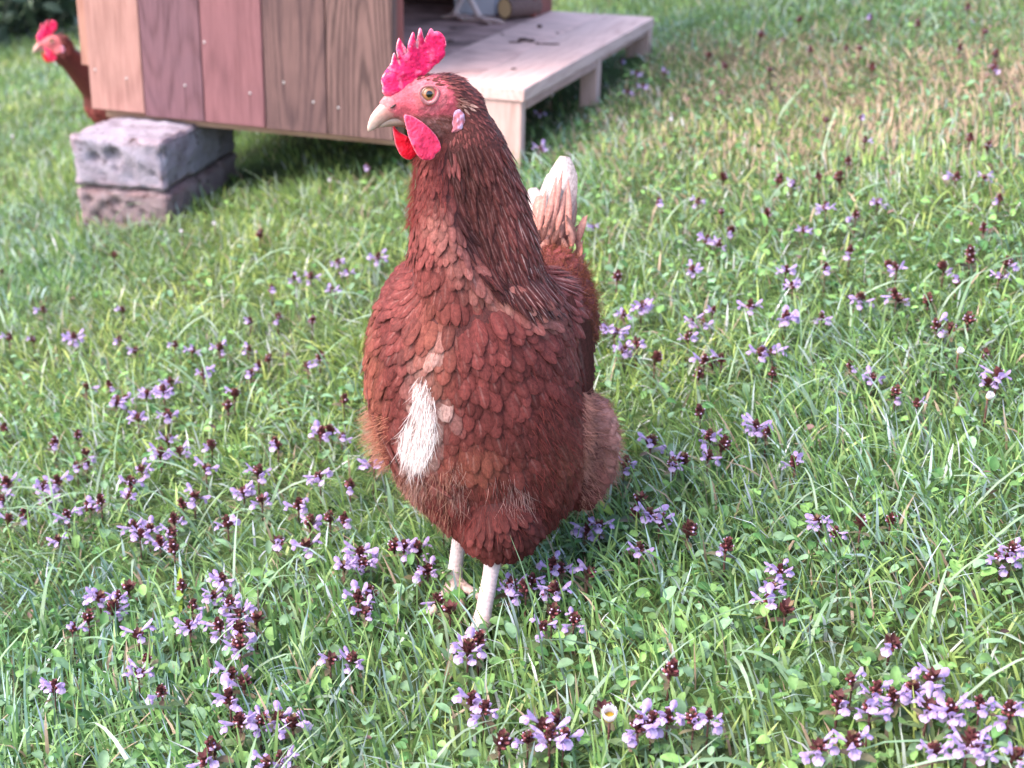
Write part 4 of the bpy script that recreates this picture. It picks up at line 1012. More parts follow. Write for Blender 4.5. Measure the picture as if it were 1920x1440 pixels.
    def single(fb, p0, p1, nrm, W_, c0, c1, sh, **kw):
        tt = unit(p1 - p0); nn = unit(nrm - tt * (nrm @ tt)); LL = np.linalg.norm(p1 - p0)
        fb.add(p0[None], tt[None], nn[None], np.array([LL]), np.array([W_]), np.array([c0]), np.array([c1]), sh, **kw)
    TW, TB, TO = np.array([.46, .40, .385]), np.array([.26, .10, .075]), np.array([.40, .20, .165])
    tails = [((1040, 455, 1.075), (1062, 291, 1.10), .0185, TO, TW, (-.1, -1, .2)), ((1050, 450, 1.08), (1079, 312, 1.11), .0165, TB, TW, (.3, -1, .1)), ((1022, 455, 1.07), (1022, 322, 1.10), .0150, TO, TW, (-.5, -1, .1)),
             ((1060, 455, 1.085), (1077, 352, 1.115), .0150, TB, TO * 1.1, (.5, -1, .1)), ((1012, 450, 1.07), (1004, 365, 1.09), .013, TB, TO, (-.6, -1, 0)), ((1030, 460, 1.068), (1040, 345, 1.085), .0135, TB * .9, TW, (-.1, -1, .1)), ((1050, 470, 1.07), (1060, 385, 1.08), .012, TB, TO, (.2, -1, .1)),
             ((1045, 455, 1.10), (1055, 305, 1.135), .018, TO, TW * .9, (0, -1, .2)), ((1020, 455, 1.10), (1008, 345, 1.13), .016, TO, TW * .9, (-.3, -1, .2))]
    for a, b_, w_, c0, c1, nn in tails:
        single(fb, A(*a), A(*b_), np.array(nn, float), w_ * 1.25, c0, c1, .25, lift=.03, curl=.10, cup=.45, prof=(.3, .6, .85, 1, 1, .88, .35), nr=12, nc=7, bend=.05 * r.normal())
    for x0_, y0_, x1_, y1_ in ((1022, 425, 1046, 330), (1030, 440, 1058, 318), (1044, 430, 1056, 350), (1064, 440, 1072, 335), (1010, 430, 1018, 350), (1052, 445, 1068, 372)):
        single(fb, A(x0_, y0_, 1.063), A(x1_, y1_, 1.088), np.array([r.normal(0, .3), -1, .1]), .0052, TB, TO * 1.05, .3, lift=.03, curl=.06, cup=.3, prof=LANCE, nr=9, nc=5, bend=.06 * r.normal())
    for i in range(44):
        uu = r.uniform(1000, 1088); vv = r.uniform(420, 500); a = A(uu, vv + 25, 1.06 + r.uniform(0, .02)); b_ = A(uu + r.normal(0, 9) + (uu - 1040) * .1, vv - 22, 1.065 + r.uniform(0, .03))
        single(fb, a, b_, np.array([r.normal(0, .4), -1, .2]), .0055, TB, TO * r.uniform(.8, 1.3), .2, lift=.12, curl=r.uniform(-.1, .15), cup=.3, prof=LANCE, nr=7, nc=5, bend=.2 * r.normal())
    link('tail', off(fb.mesh('tail'), base), root, M_FEATHER)
    # ---- wings: long folded flight feathers along each flank
    def onsurf(uu, vv, push=.002):
        d = ray(uu, vv); h = bvh.ray_cast(Vector(CAMP), Vector(d))
        if h[0] is None:
            h = bvh.find_nearest(Vector(A(uu, vv, .99)))
        return np.array(h[0]) + np.array(h[1]) * push, np.array(h[1])
    for side in (0, 1):
        fb = FB()
        if side:     # right side in the picture
            for i in range(9):
                a = A(1070 + i * 5, 555 + i * 7, .955 + i * .007); b_ = A(1106 + 4 * math.sin(i), 745 - i * 13, .962 + .009 * i)
                single(fb, a, b_, np.array([.55, -.8, .1]), .017, DARK * 1.3, DARK * (.9 + .05 * i), .12, lift=.02, curl=.05, cup=.2, prof=BROAD, nr=9, nc=5)
            for i in range(70):
                uu = r.uniform(1040, 1112); vv = r.uniform(545, 690); p, nn = onsurf(uu, vv, .001)
                d = unit(np.array([.25, .45, -1.])); tt = d - nn * (d @ nn)
                single(fb, p, p + unit(tt) * r.uniform(.016, .024), nn, .0095, RUST * .9, RUST * (.8 + .5 * r.random()), .15, lift=.16, curl=.10, prof=ROUND, nr=6, nc=5)
        else:
            pts = [(690, 700), (697, 750), (712, 800), (738, 848), (775, 885), (825, 915), (872, 957)]
            for i in range(6):
                p0, n0 = onsurf(*pts[i], .0030); p1, n1_ = onsurf(*pts[i + 1], .0042)
                e_ = p1 + (p1 - p0) * .5
                single(fb, p0, e_, unit(n0 + n1_), .0115, DARK * 1.5, MAROON * .9, .30, lift=.03, curl=.06, prof=LANCE, nr=8, nc=5)
                single(fb, p0 + n0 * -.002 + np.array([.0, 0, .004]), e_ + np.array([.003, 0, .006]), unit(n0 + n1_), .0115, MAROON, RUST, .2, lift=.03, curl=.06, prof=LANCE, nr=8, nc=5)
        link('wing', off(fb.mesh('wing'), base), root, M_FEATHER)
    # ---- down and loose strands
    sets = []
    Ps, ns = sample(V, T, N, 150000, r); us, vs = pcoord(Ps)
    def fl(mask, L0, L1, col, dirf, W_=.00034, droop=.25, wav=.3, lift=.35, cv=.4, push=.0025):
        p = Ps[mask]; nn = ns[mask]; k = len(p)
        if not k: return
        d = dirf(p, nn); d = unit(d - nn * (d * nn).sum(1, keepdims=True)); d = unit(d + nn * (lift + .25 * r.random((k, 1))) + .22 * r.normal(size=(k, 3)))
        sets.append(strands(p + nn * push, d, nn, L0 + (L1 - L0) * r.random(k), W_ * (.7 + .6 * r.random(k)), col(p, k) * (1 - cv / 2 + cv * r.random((k, 1))), droop, wav, 5, r))
    flow = lambda p, nn: down + backd * .35 + 0 * p + np.array([1, 0, 0]) * (np.clip((pcoord(p)[0] - 900) / 200, -1, 1) * .45)[:, None]
    R_ = r.random(len(Ps))
    # lower belly, thighs
    fl((vs > 860) & (R_ < .14 * sstep(vs, 860, 980)), .003, .007, lambda p, k: RUST * 1.15 + 0 * p, flow)
    fl((us > 1085) & (vs > 735) & (R_ < .5), .003, .008, lambda p, k: np.array([.56, .25, .19]) * (.4 + 1.0 * noise3(p, 60, 77))[:, None] + 0 * p, flow, wav=.9, lift=.7)
    fl((us > 1000) & (vs > 730) & (us < 1080) & (R_ < .15), .004, .009, lambda p, k: RUST * 1.3 + 0 * p, flow)
    fl((us < 735) & (vs > 775) & (vs < 870) & (R_ < .18), .006, .013, lambda p, k: np.array([.42, .18, .12]) + 0 * p, lambda p, nn: np.array([-1, .1, -.45]) + 0 * p, lift=.5, wav=.35, droop=.15)
    fl((us < 850) & (vs > 880) & (R_ < .2), .004, .009, lambda p, k: np.array([.40, .20, .145]) * (.5 + .9 * noise3(p, 70, 78))[:, None] + 0 * p, flow, lift=.25)
    fl((us > 990) & (vs > 425) & (vs < 640) & (Ps[:, 1] > 1.0) & (R_ < .35), .004, .008, lambda p, k: ORANGE * .8 + 0 * p, lambda p, nn: r.normal(size=p.shape) + np.array([0, .3, .6]), wav=1.2, lift=.4, droop=0)
    tip = np.array([(u_, v_) for u_, v_ in ((668, 778), (672, 800), (668, 822), (678, 842), (688, 862), (700, 880))]);
    for (tu, tv_) in tip:
        k = 60; p0 = np.array([A(735 + r.normal(0, 7), tv_ - 22 + r.normal(0, 10), 1.0 + r.normal(0, .006)) for _ in range(k)]); p1 = np.array([A(tu + abs(r.normal(0, 8)), tv_ + r.normal(0, 7), 1.005 + r.normal(0, .006)) for _ in range(k)])
        sets.append(strands(p0, p1 - p0, None, np.linalg.norm(p1 - p0, axis=1), .0005 + 0 * p0[:, 0], np.array([.50, .25, .18]) * (.7 + .6 * r.random((k, 1))), .12, .15, 5, r))
    # white down in the breast patch and on the thigh
    wm = np.clip(1.2 * gauss(us, vs, 799, 765, 18, 54, -.12) + 1.2 * gauss(us, vs, 782, 830, 26, 42) + .3 * gauss(us, vs, 818, 632, 10, 24, .4), 0, 1)
    fl((wm > .30) & (R_ < wm * 1.4) & (ns[:, 1] < .2), .004, .010, lambda p, k: np.array([.95, .88, .87]) + 0 * p, lambda p, nn: down + np.array([-.15, 0, 0]) + 0 * p, cv=.2, lift=.10, push=.0025, W_=.00028, wav=.5)
    wt = gauss(us, vs, 965, 925, 26, 20, .6)
    fl((R_ < wt * .7) & (ns[:, 1] < .2), .005, .010, lambda p, k: np.array([.42, .27, .25]) * (.5 + 1.0 * r.random((k, 1))), lambda p, nn: down + np.array([.25, 0, 0]) + 0 * p, cv=.3, lift=.06, push=.0022, W_=.00022, wav=.5)
    wt = np.clip(gauss(us, vs, 858, 915, 14, 34) + gauss(us, vs, 790, 905, 20, 26), 0, 1)
    fl((R_ < wt * .7), .004, .009, lambda p, k: np.array([.44, .27, .23]) + 0 * p, flow, cv=.5, lift=.06, W_=.00022, wav=.5)
    # hair-like edging where the throat meets the neck, and thin cheek bristles
    fl((vs > 255) & (vs < 420) & (us < 835) & (R_ < .30), .004, .008, lambda p, k: RUST * 1.5 + 0 * p, lambda p, nn: down + 0 * p, W_=.0003, lift=.3)
    hs = (Ps - HM0) @ HR.T; fqs = np.hypot((hs[:, 0] - hp(778, 195)[0]) / .0215, (hs[:, 2] - hp(778, 195)[2]) / .0195)
    fl((vs > 212) & (vs < 275) & (fqs < 1.05) & (us > 775) & (R_ < .5), .003, .005, lambda p, k: np.array([.20, .07, .055]) + 0 * p, lambda p, nn: -HX + down * .3 + 0 * p, W_=.00025, lift=.12, push=.0004)
    fl((gauss(us, vs, 862, 192, 16, 10) > .5) & (R_ < .9), .004, .006, lambda p, k: np.array([.42, .22, .18]) + 0 * p, lambda p, nn: -HX + down * .2 + 0 * p, W_=.0003, lift=.4, push=.001)
    # overall soft barbs breaking up feather edges
    fl((vs > 470) & (R_ > .93), .003, .008, lambda p, k: RUST * 1.15 + 0 * p, flow, W_=.00022, lift=.10, push=.0028)
    Vv, Ff, Cc = join_sets(sets); link('down', np_mesh('down', Vv - base, Ff, Cc), root, M_FLUFF); print('strand verts', len(Vv))
    # ---- legs
    build_leg(root, base, A(930, 1020, .912), foot, (-.42, -.9), 1.0, spread=.42)
    build_leg(root, base, A(868, 950, .965), foot2, (.15, -1), .95, spread=.6)
def off(me, base):
    n = len(me.vertices); V = np.empty(n * 3, np.float32); me.vertices.foreach_get('co', V); V = V.reshape(-1, 3) - base.astype(np.float32); me.vertices.foreach_set('co', V.ravel()); me.update(); return me
build_main_hen()

def build_side_hen(label, base, fdir, head_o, head_yaw, seed, flat=None, feet=None, s=.95, squat=1.0):
    """a hen standing with its body along fdir; neck runs to head_o (world)"""
    r = np.random.default_rng(seed); X = unit(np.array([fdir[0], fdir[1], 0.])); Z = np.array([0, 0, 1.]); Y = np.cross(Z, X); R = np.array([X, Y, Z]); base = np.asarray(base, float)
    w = lambda p: np.asarray(p, float) * np.array([1, 1, squat]) * s @ R + base
    root = empty('hen', tuple(base)); tag(root, label, 'hen', None)
    hx = np.array([math.cos(head_yaw), math.sin(head_yaw), 0]); hR = np.array([hx, np.cross(Z, hx), Z])
    bm = bmesh.new()
    for c, q in (((-.01, 0, .175), (.100, .066, .066)), ((.05, 0, .165), (.058, .058, .060)), ((-.085, 0, .20), (.05, .042, .042)), ((0, .034, .12), (.036, .028, .042)), ((0, -.034, .12), (.036, .028, .042)), ((-.12, 0, .225), (.03, .025, .03))):
        ell(bm, w(c), np.array(q) * s, R)
    ho = np.asarray(head_o); nb = ho + (hp(845, 235)) * s @ hR
    c0 = w((.07, 0, .20)); c1 = w((.095, 0, .225)); m1 = c1 * .5 + nb * .5
    chain(bm, [(c0, .044 * s), (c1, .034 * s), (m1, .025 * s), (nb, .019 * s)])
    add_head_blobs(bm, hR, ho, s)
    me = fuse(bm, .003, 7); V, T, N = surf_data(me); bvh = BVHTree.FromPolygons([tuple(v) for v in V], [tuple(t) for t in T])
    hl = (V - ho) @ hR.T / s; fc = hp(778, 195)
    face = 1 - sstep(np.hypot((hl[:, 0] - fc[0]) / .022, (hl[:, 2] - fc[2]) / .020), .95, 1.15)
    C = np.tile(RUST * .6, (len(V), 1)) * (1 - face[:, None]) + np.array([.50, .13, .14]) * face[:, None]
    me.vertices.foreach_set('co', (V - base).astype(np.float32).ravel()); vcol(me, C); me.update(); link('body', me, root, M_BODY)
    attach_head(root, base, hR, ho, bvh, s)
    P, n = sample(V, T, N, 16000, r); hl = (P - ho) @ hR.T / s
    ff = np.hypot((hl[:, 0] - fc[0]) / .0215, (hl[:, 2] - fc[2]) / .0195) < 1; P, n, hl = P[~ff], n[~ff], hl[~ff]
    dist_h = np.linalg.norm(P - ho, axis=1); neck = dist_h < .13 * s
    k = darts(P, np.where(neck, .0036, .0065)); P, n, neck, dist_h = P[k], n[k], neck[k], dist_h[k]
    nd = unit(c1 - nb); D = np.where(neck[:, None], nd, unit(-X * .9 + np.array([0, 0, -.6]))); t = unit(D - n * (D * n).sum(1, keepdims=True)); q = len(P)
    C = np.where(neck[:, None], MAROON * 1.0, RUST) * (.7 + .6 * r.random((q, 1)))
    fb = FB(); L = np.where(neck, .014, .022); W = np.where(neck, .005, .0115)
    fb.add(P, t, n, L, W, C * .8, C, .15 * r.random(q), lift=.14, curl=.10, nr=5, nc=5); link('plumage', off(fb.mesh('plumage'), base), root, M_FEATHER)
    fb = FB(); 
    for i in range(8):
        a = w((-.12, (i - 3.5) * .006, .225)); b_ = w((-.20 - .006 * (i % 3), (i - 3.5) * .014, .30 - .01 * abs(i - 3.5)))
        tt = unit(b_ - a); nn = unit(np.cross(tt, Y * (1 if i < 4 else 1))); 
        fb.add(a[None], tt[None], unit(Y * (1 if i >= 4 else -1) + X * .3)[None], np.array([np.linalg.norm(b_ - a)]), np.array([.024]), np.array([RUST]), np.array([WHITE * .8]), .2, prof=BROAD, nr=8, nc=5)
    link('tail', off(fb.mesh('tail'), base), root, M_FEATHER)
    for sg in (1, -1):
        fb = FB()
        for i in range(10):
            a = w((.035 - .012 * i, sg * (.060 - .001 * i), .20 - .003 * i)); tt = unit(-X + np.array([0, 0, -.12])); nn = unit(Y * sg)
            fb.add(a[None], tt[None], nn[None], np.array([.085]), np.array([.026]), np.array([RUST * .9]), np.array([MAROON]), .15, lift=.02, curl=.05, prof=BROAD, nr=8, nc=5)
        link('wing', off(fb.mesh('wing'), base), root, M_FEATHER)
    for i, sg in enumerate((1, -1)):
        top = w((.0, .03 * sg, .085)); f = w((.012, .03 * sg, .0)) if feet is None else np.asarray(feet[i], float)
        f[2] = (float(gz(f[0], f[1])) if flat is None else flat) + .010
        build_leg(root, base, top, f, X, s, flat=flat)
def hen2():
    ho = atY(104, 78, 2.62); X = unit(np.array([-.72, -.69, 0.])); b = ho - X * .145; b[2] = float(gz(b[0], b[1]))
    build_side_hen('hen with raised red comb peeking out from behind the left end of the coop', b, X, ho, math.atan2(-.36, -.93), 21, s=.90, squat=.76)
hen2()
def hen3():
    fl, fr = deckpt(852, 36), deckpt(898, 41); X = unit(np.array([.88, -.47, 0.])); mid = (fl + fr) / 2
    Y = np.cross([0, 0, 1.], X); b = mid.copy()
    f1 = fl.copy(); f2 = fr.copy()
    build_side_hen('hen inside the coop doorway, only its pale legs showing above the platform', b, X, b + X * .12 + np.array([0, 0, .36]), math.atan2(X[1], X[0]) - .2, 22, flat=CP[2], feet=(f1, f2), s=.95)
hen3()

# ---------------------------------------------------------------- lilac flower spikes (one object each)
def floret_mesh(seed):
    r = np.random.default_rng(seed); B = MB()
    lil = np.array([.43, .30, .58]); pal_ = np.array([.54, .42, .62])
    # tube along +x, opening at x = .0065
    pts = [(0, 0, 0), (.0022, 0, .0003), (.0045, 0, .0007), (.0065, 0, .0008)]
    V, Fs = tube(pts, [.0007, .0010, .0015, .0021], 8, False); B.add(V, Fs, pal_)
    # hooded upper lip
    V, Fs = leafv(.0052, .0056, (.7, 1, 1, .75, .3), -.55, .45, 5); R = frame_from((.75, 0, .62), (0, 0, 1)); B.add(xf(V, R, (.0058, 0, .0022)), Fs, lil * .95)
    # lower lip: two side lobes and a frilled middle lobe hanging forward
    for a, L, W in ((-.9, .0034, .0032), (.9, .0034, .0032), (0, .0050, .0058)):
        V, Fs = leafv(L, W, (.45, .8, 1, 1, .55), -.15, .45, 5); V[:, 2] += .0003 * np.sin(V[:, 1] * 2500)
        R = frame_from((math.cos(a), math.sin(a), -.35 - .2 * (a == 0)), (0, 0, 1)); B.add(xf(V, R, (.0062, .0012 * np.sign(a), -.0010)), Fs, (lil if a else pal_) * r.uniform(.9, 1.1))
    return B.mesh('floret')
def bract_mesh(seed, whorls, rad):
    r = np.random.default_rng(seed); B = MB()
    for k in range(whorls):
        z = .0034 * k; q = rad * 1.15 * (1 - .14 * k); n = 6 if k < whorls - 1 else 5
        for i in range(n):
            a = 2 * math.pi * (i + .5 * (k % 2)) / n + r.normal(0, .12); d = np.array([math.cos(a), math.sin(a), .55 + .35 * k])
            c = np.array([.115, .034, .034]) * r.uniform(.55, 1.35); 
            if r.random() < .18: c = np.array([.16, .11, .06]) * r.uniform(.6, 1.2)
            V, Fs = leafv(q * r.uniform(.85, 1.15), .0052 * (1 - .08 * k), (.5, .95, 1, .7, .1), .4, -.25, 3); B.add(xf(V, frame_from(d), (0, 0, z)), Fs, c)
            # calyx tube with pale bud tip in some
            if r.random() < .5:
                p0 = np.array([math.cos(a + .4) * .0012, math.sin(a + .4) * .0012, z + .001]); p1 = p0 + unit(np.array([math.cos(a + .4), math.sin(a + .4), .5])) * q * .62
                V, Fs = tube([p0, (p0 + p1) / 2, p1], [.0007, .0013, .0010], 6); B.add(V, Fs, np.array([.20, .055, .06]) * r.uniform(.6, 1.2))
                if r.random() < .45:
                    V, Fs = tube([p1, p1 + (p1 - p0) * .18], [.0009, .0007], 6); B.add(V, Fs, (.50, .38, .55))
    V, Fs = tube([(0, 0, -.002), (0, 0, .0042 * whorls * .8)], [.0014, .0010], 6); B.add(V, Fs, (.10, .035, .035))
    return B.mesh('bracts')
def stem_mesh(seed, h):
    r = np.random.default_rng(seed); B = MB(); b = r.normal(0, .002, 2)
    V, Fs = tube([(b[0], b[1], -h), (b[0] * .6, b[1] * .6, -h * .6), (0, 0, -h * .25), (0, 0, 0)], [.0011, .0010, .0009, .0009], 6); B.add(V, Fs, (.12, .055, .045)); return B.mesh('stem')
def leaves_mesh(seed, h):
    r = np.random.default_rng(seed); B = MB()
    for k, z in enumerate((-.006, -.016, -h * .8)):
        for i in range(2 if k < 2 else 3):
            a = k * 1.57 + i * math.pi * (1 if k < 2 else .67) + r.normal(0, .25); L = r.uniform(.009, .014) * (1 + .25 * k)
            V, Fs = leafv(L, L * .48, (.25, .8, 1, .85, .3), .25, .35, 3); c = np.array([.10, .15, .06]) * r.uniform(.6, 1.5)
            if k == 0: c = c * .5 + np.array([.08, .03, .03])
            B.add(xf(V, frame_from((math.cos(a), math.sin(a), .35)), (0, 0, z)), Fs, c)
    return B.mesh('leaves')
FLO = [floret_mesh(i) for i in range(3)]; BRA = [bract_mesh(i, (2, 3, 3, 3)[i], (.0072, .0062, .0080, .0056)[i]) for i in range(4)]
STM = [stem_mesh(i, .04) for i in range(2)]; LVS = [leaves_mesh(i, .036) for i in range(4)]
for me in FLO: me.materials.append(M_PETAL)
for me in BRA + STM: me.materials.append(M_BRACT)
for me in LVS: me.materials.append(M_LEAF)
# head position in the photo and the number of open florets (0 = faded dark head)
SPIKES = """214 478 0,3 508 0,487 441 0,229 581 1,82 581 1,139 630 4,17 632 1,62 636 1,223 634 1,255 656 1,328 645 1,360 656 3,412 652 2,465 652 2,504 673 0,484 682 1,382 698 3,469 701 1,510 542 1,551 521 2,583 519 2,622 544 2,634 488 3,652 508 2,709 480 3,521 591 1,469 602 1,585 600 0,600 668 1,577 683 1,274 739 4,307 731 5,322 716 3,217 754 3,236 746 2,259 782 3,315 780 2,161 724 1,206 718 1,439 739 1,427 761 0,645 746 0,6 802 1,146 814 0,101 829 1,161 847 1,161 866 1,144 874 1,315 825 2,300 851 3,337 844 2,266 877 3,244 904 2,240 930 2,386 877 2,397 836 1,521 832 1,600 810 2,622 806 0,641 817 2,484 885 2,457 919 5,491 934 2,600 892 3,701 866 3,559 945 2,364 930 2,343 943 0,189 937 1,169 949 2,79 911 4,109 900 2,90 934 3,11 904 2,4 934 2,656 911 1,
45 964 1,127 964 2,109 1009 2,13 973 1,255 986 3,262 1001 3,300 1016 3,326 1027 0,279 990 2,319 997 1,326 971 1,427 979 2,581 979 2,521 1016 1,577 1020 2,619 971 1,187 1121 4,210 1140 3,165 1158 0,135 1175 2,240 1100 0,221 1117 2,259 1189 2,341 1098 0,416 1083 3,401 1113 4,360 1132 1,356 1173 4,431 1125 2,453 1147 5,412 1170 3,450 1177 1,480 1158 0,450 1211 3,277 1230 1,259 1260 3,431 1263 3,457 1278 1,431 1308 3,101 1290 4,303 1293 1,450 1350 2,487 1350 4,521 1342 3,549 1355 2,401 1399 0,390 1421 2,499 1429 3,532 1421 3,619 1233 1,
645 971 1,671 1035 4,645 1061 4,681 1057 3,757 1024 3,739 1024 1,784 1031 2,802 1065 2,787 1069 1,832 975 2,671 1117 3,697 1110 0,686 1144 2,825 1125 1,844 1140 0,660 1237 3,877 1215 4,896 1196 0,885 1309 3,907 1327 2,1016 1357 2,990 1380 1,1031 1376 3,1057 1380 2,937 1391 0,1046 1346 1,1131 1327 0,1196 1357 4,1222 1350 1,1252 1342 2,1301 1346 2,960 1095 2,956 1114 2,986 1102 0,997 1084 1,1035 1057 2,1054 1065 1,1024 1110 2,1042 1106 2,1102 1072 1,1035 1147 0,1016 1170 2,1076 1159 2,1099 990 4,1125 982 2,1200 1024 2,1215 964 3,1237 975 3,1290 994 0,1256 1256 0,
1539 971 4,1565 997 2,1614 979 0,1670 971 0,1361 1022 1,1464 1065 4,1445 1099 2,1441 1132 2,1473 1140 0,1670 1200 1,1899 1027 4,1880 1042 3,1329 1339 3,1599 1271 1,1640 1290 3,1632 1327 3,1677 1301 3,1711 1290 3,1745 1267 2,1741 1320 3,1786 1327 5,1839 1316 2,1895 1331 3,1539 1395 3,1602 1391 2,1752 1406 3,1816 1387 4,1839 1402 3,1899 1414 2,1572 1312 1,
1299 505 4,1157 517 0,1203 576 6,1170 588 2,1132 613 2,1153 622 3,1170 655 4,1195 642 1,1228 672 0,1299 597 2,1316 609 2,1291 630 2,1337 580 1,1407 572 2,1320 676 1,1337 680 0,1353 672 1,1310 701 0,1474 505 3,1487 534 4,1549 499 1,1474 592 6,1541 592 3,1616 559 3,1666 497 0,1682 499 2,1682 551 1,1687 563 1,1741 563 0,1770 501 1,1795 526 1,1820 484 0,1874 517 2,1887 492 1,1757 609 1,1782 613 1,1816 601 0,1449 663 3,1428 663 2,1449 697 0,1595 680 1,1637 705 3,1870 705 2,1853 717 3,1720 755 1,1680 734 1,1849 659 0,1314 772 0,1420 797 5,1437 809 0,1220 830 2,1332 817 3,1353 834 0,1328 851 2,1170 867 2,1262 867 3,1282 863 0,1491 867 2,1199 934 0,1191 959 0,
1425 67 0,1519 94 0,1500 37 0,1815 15 0,1631 34 1,1721 45 0,1845 60 0,1800 90 0,1867 101 0,1867 127 1,1612 90 0,1586 90 0,1327 105 0,1361 124 0,1444 131 0,1635 127 0,1245 135 2,1207 161 2,1549 225 0,1616 221 1,1622 262 1,1819 259 0,1852 274 0,1590 300 0,1357 334 0,1459 337 0,1485 345 2,1537 330 0,1575 337 0,1440 401 0,1354 397 0,1309 375 2,1237 379 1,1549 386 4,1605 401 1,1646 379 3,1792 334 1,1845 330 3,1875 371 1,1845 427 0,1507 431 4,1372 431 1,1327 450 5,1346 457 2,1594 469 1,1822 472 0,1110 425 4,1013 211 2,1167 115 1,1194 136 2,1176 172 2,1016 281 2,690 315 1"""
def row_name(v):
    for lim, nm in ((150, 'level with the comb'), (240, 'level with the beak'), (345, 'level with the tail tip'), (440, 'level with the tail base'), (520, 'level with the shoulders'), (580, 'level with the wing top'), (650, 'level with the upper breast'), (720, 'level with the mid breast'), (790, 'level with the white patch'),
                    (850, 'level with the flank fluff'), (900, 'level with the lower breast'), (950, 'level with the thigh tuft'), (1000, 'level with the lower belly'), (1050, 'level with the top of the legs'), (1110, 'level with the mid shank'), (1170, 'level with the front foot'), (1240, 'just below foot level'), (1330, 'well below foot level'), (1380, 'near the bottom edge'), (2000, 'at the very bottom edge')):
        if v < lim: return nm
ORD = ['first', 'second', 'third', 'fourth', 'fifth', 'sixth', 'seventh', 'eighth', 'ninth', 'tenth', 'eleventh', 'twelfth', 'thirteenth', 'fourteenth', 'fifteenth', 'sixteenth']
def build_spikes():
    r = np.random.default_rng(5); L = [tuple(int(x) for x in s.split()) for s in SPIKES.replace('\n', '').split(',') if s.strip()]
    def bloom(b): return 'faded maroon' if b == 0 else 'almost bare' if b == 1 else 'half open lilac' if b <= 3 else 'full lilac'
    keyed = {}
    for i, (u, v, b) in enumerate(L): keyed.setdefault((row_name(v), 'left' if u < 910 else 'right', bloom(b)), []).append((u, i))
    lab = {}
    for (rn, side, bl), it in keyed.items():
        it.sort(key=lambda t: -t[0] if side == 'left' else t[0])
        for k, (u, i) in enumerate(it):
            lab[i] = ('only ' if len(it) == 1 else ORD[k] + ' ') + bl + ' spike ' + side + ' of the hen, ' + rn
    for i, (u, v, b) in enumerate(L):
        far = v < 470; h = r.uniform(.020, .030) if v < 1150 else r.uniform(.024, .034)
        if v < 350 and b <= 1: h += .004
        P = ground_hit(u, v, h); g0 = float(gz(P[0], P[1])); s = r.uniform(.66, .92) * (1.2 if v < 350 and b <= 1 else 1.0)
        root = empty('flower_spike', (P[0], P[1], g0), r.uniform(0, 6.28)); tag(root, lab[i], 'flower', 'lilac flower spikes scattered over the lawn')
        tilt = Euler((r.normal(0, .16), r.normal(0, .16), 0)); zt = h - .004
        q = link('stem', STM[i % 2], root); q.location = (0, 0, zt); q.scale = (s, s, 1)
        q = link('leaves', LVS[i % 4], root); q.location = (0, 0, zt); q.rotation_euler = tilt; q.scale = (s,) * 3
        hd = link('flower_head', BRA[(i * 7 + b) % 4], root); hd.location = (0, 0, zt); hd.rotation_euler = tilt; hd.scale = (s * (1.0 if b else 1.1),) * 3
        n = [0, 1, 3, 4, 6, 7, 9][b]
        if far: n = min(n, 4)
        a0 = -math.pi / 2 - root.rotation_euler.z + r.normal(0, .9)       # florets open mostly towards the light
        for k in range(n):
            a = a0 + (k - (n - 1) / 2) * (2.0 if n < 4 else 5.2 / n) * r.uniform(.75, 1.1); z = r.uniform(-.001, .008) 
            f = link('floret', FLO[(i + k) % 3], hd); f.location = (math.cos(a) * .0035, math.sin(a) * .0035, z)
            f.rotation_euler = (r.normal(0, .25), -r.uniform(.05, .6), a); f.scale = (r.uniform(.85, 1.2),) * 3
    print('spikes', len(L))
build_spikes()

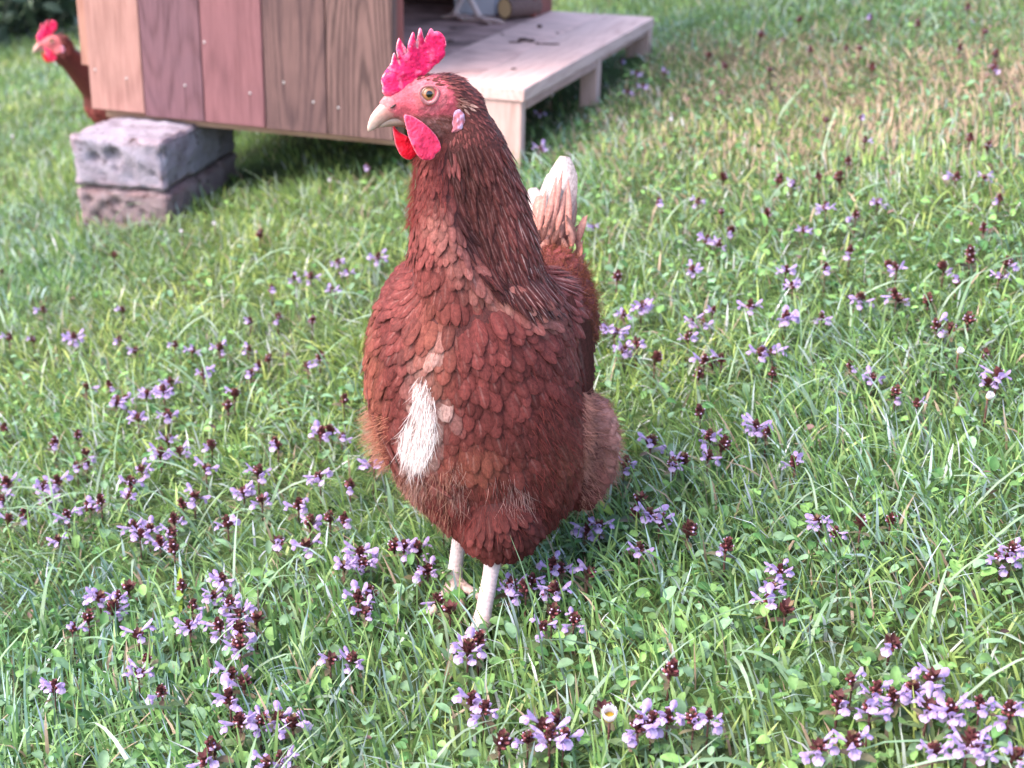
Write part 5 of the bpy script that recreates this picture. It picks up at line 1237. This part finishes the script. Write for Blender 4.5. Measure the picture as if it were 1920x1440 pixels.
# small white daisies
def daisy_parts():
    B = MB(); r = np.random.default_rng(3)
    for k in range(22):
        a = 2 * math.pi * k / 22; V, Fs = leafv(.0052, .0016, (.4, .9, 1, .95, .5), .2, -.25, 3); B.add(xf(V, frame_from((math.cos(a), math.sin(a), 1.9 + .8 * (k % 2))), (math.cos(a) * .0015, math.sin(a) * .0015, 0)), Fs, (.78, .74, .76))
    pet = B.mesh('petals'); pet.materials.append(M_PETAL)
    bm = bmesh.new(); bmesh.ops.create_icosphere(bm, subdivisions=2, radius=.0021); V = np.array([v.co[:] for v in bm.verts]) * np.array([1, 1, .5]); Fs = [tuple(v.index for v in f.verts) for f in bm.faces]; bm.free()
    B = MB(); B.add(V, Fs, (.65, .42, .05)); c = B.mesh('centre'); c.materials.append(M_PETAL); return pet, c
PET, CEN = daisy_parts()
for (u, v, lab, s) in ((1797, 662, 'white daisy on an arching grass stalk at the right edge', 1.0), (1852, 747, 'white daisy lower of the two at the right edge', 1.1), (1143, 1347, 'large white daisy beside a maroon flower head at bottom centre', 1.7),
                       (341, 436, 'white daisy just right of the lower concrete brick', .9), (403, 422, 'white daisy in the grass in front of the shaded coop underside', 1.0), (25, 258, 'white daisy far left of the concrete bricks', 1.1), (619, 341, 'white daisy in grass below the reddish coop boards', 1.0), (1257, 228, 'pale daisy right of the platform posts', 1.1), (1034, 181, 'white daisy in shade beneath the platform side', 1.2)):
    P = ground_hit(u, v, .026); g0 = float(gz(P[0], P[1])); root = empty('daisy', (P[0], P[1], g0)); tag(root, lab, 'daisy', 'white daisies in the lawn')
    q = link('stem', STM[0], root); q.location = (0, 0, .026)
    q = link('petals', PET, root); q.location = (0, 0, .026); q.rotation_euler = (.5, random.uniform(-.3, .3), 0); q.scale = (s,) * 3
    q2 = link('centre', CEN, q); q2.location = (0, 0, .0008)
# a few broad yellow-green leaves standing up from the turf
def broad(u, v, L, W, az, el, lab, c=(.30, .42, .06)):
    P = ground_hit(u, v, .004); B = MB(); V, Fs = leafv(L, W, (.3, .7, .95, 1, .9, .6, .08), .35, .15, 5); B.add(xf(V, frame_from((math.cos(az) * math.cos(el), math.sin(az) * math.cos(el), math.sin(el))), (0, 0, 0)), Fs, c)
    o = link('broad_leaf', B.mesh('broad_leaf'), None, M_LEAF); o.location = P; tag(o, lab, 'leaf')
broad(1150, 968, .026, .010, 2.6, .5, 'wide yellow green leaf leaning just right of the belly')
broad(338, 1150, .034, .005, 1.7, 1.2, 'upright yellow green blade among the lilac spikes at lower left')
broad(1178, 612, .022, .0055, 1.9, 1.1, 'yellow green leaf standing in the lilac cluster right of the wing')
broad(312, 1260, .011, .011, .3, .2, 'small round yellow green leaf between spikes at lower left', (.34, .50, .08))
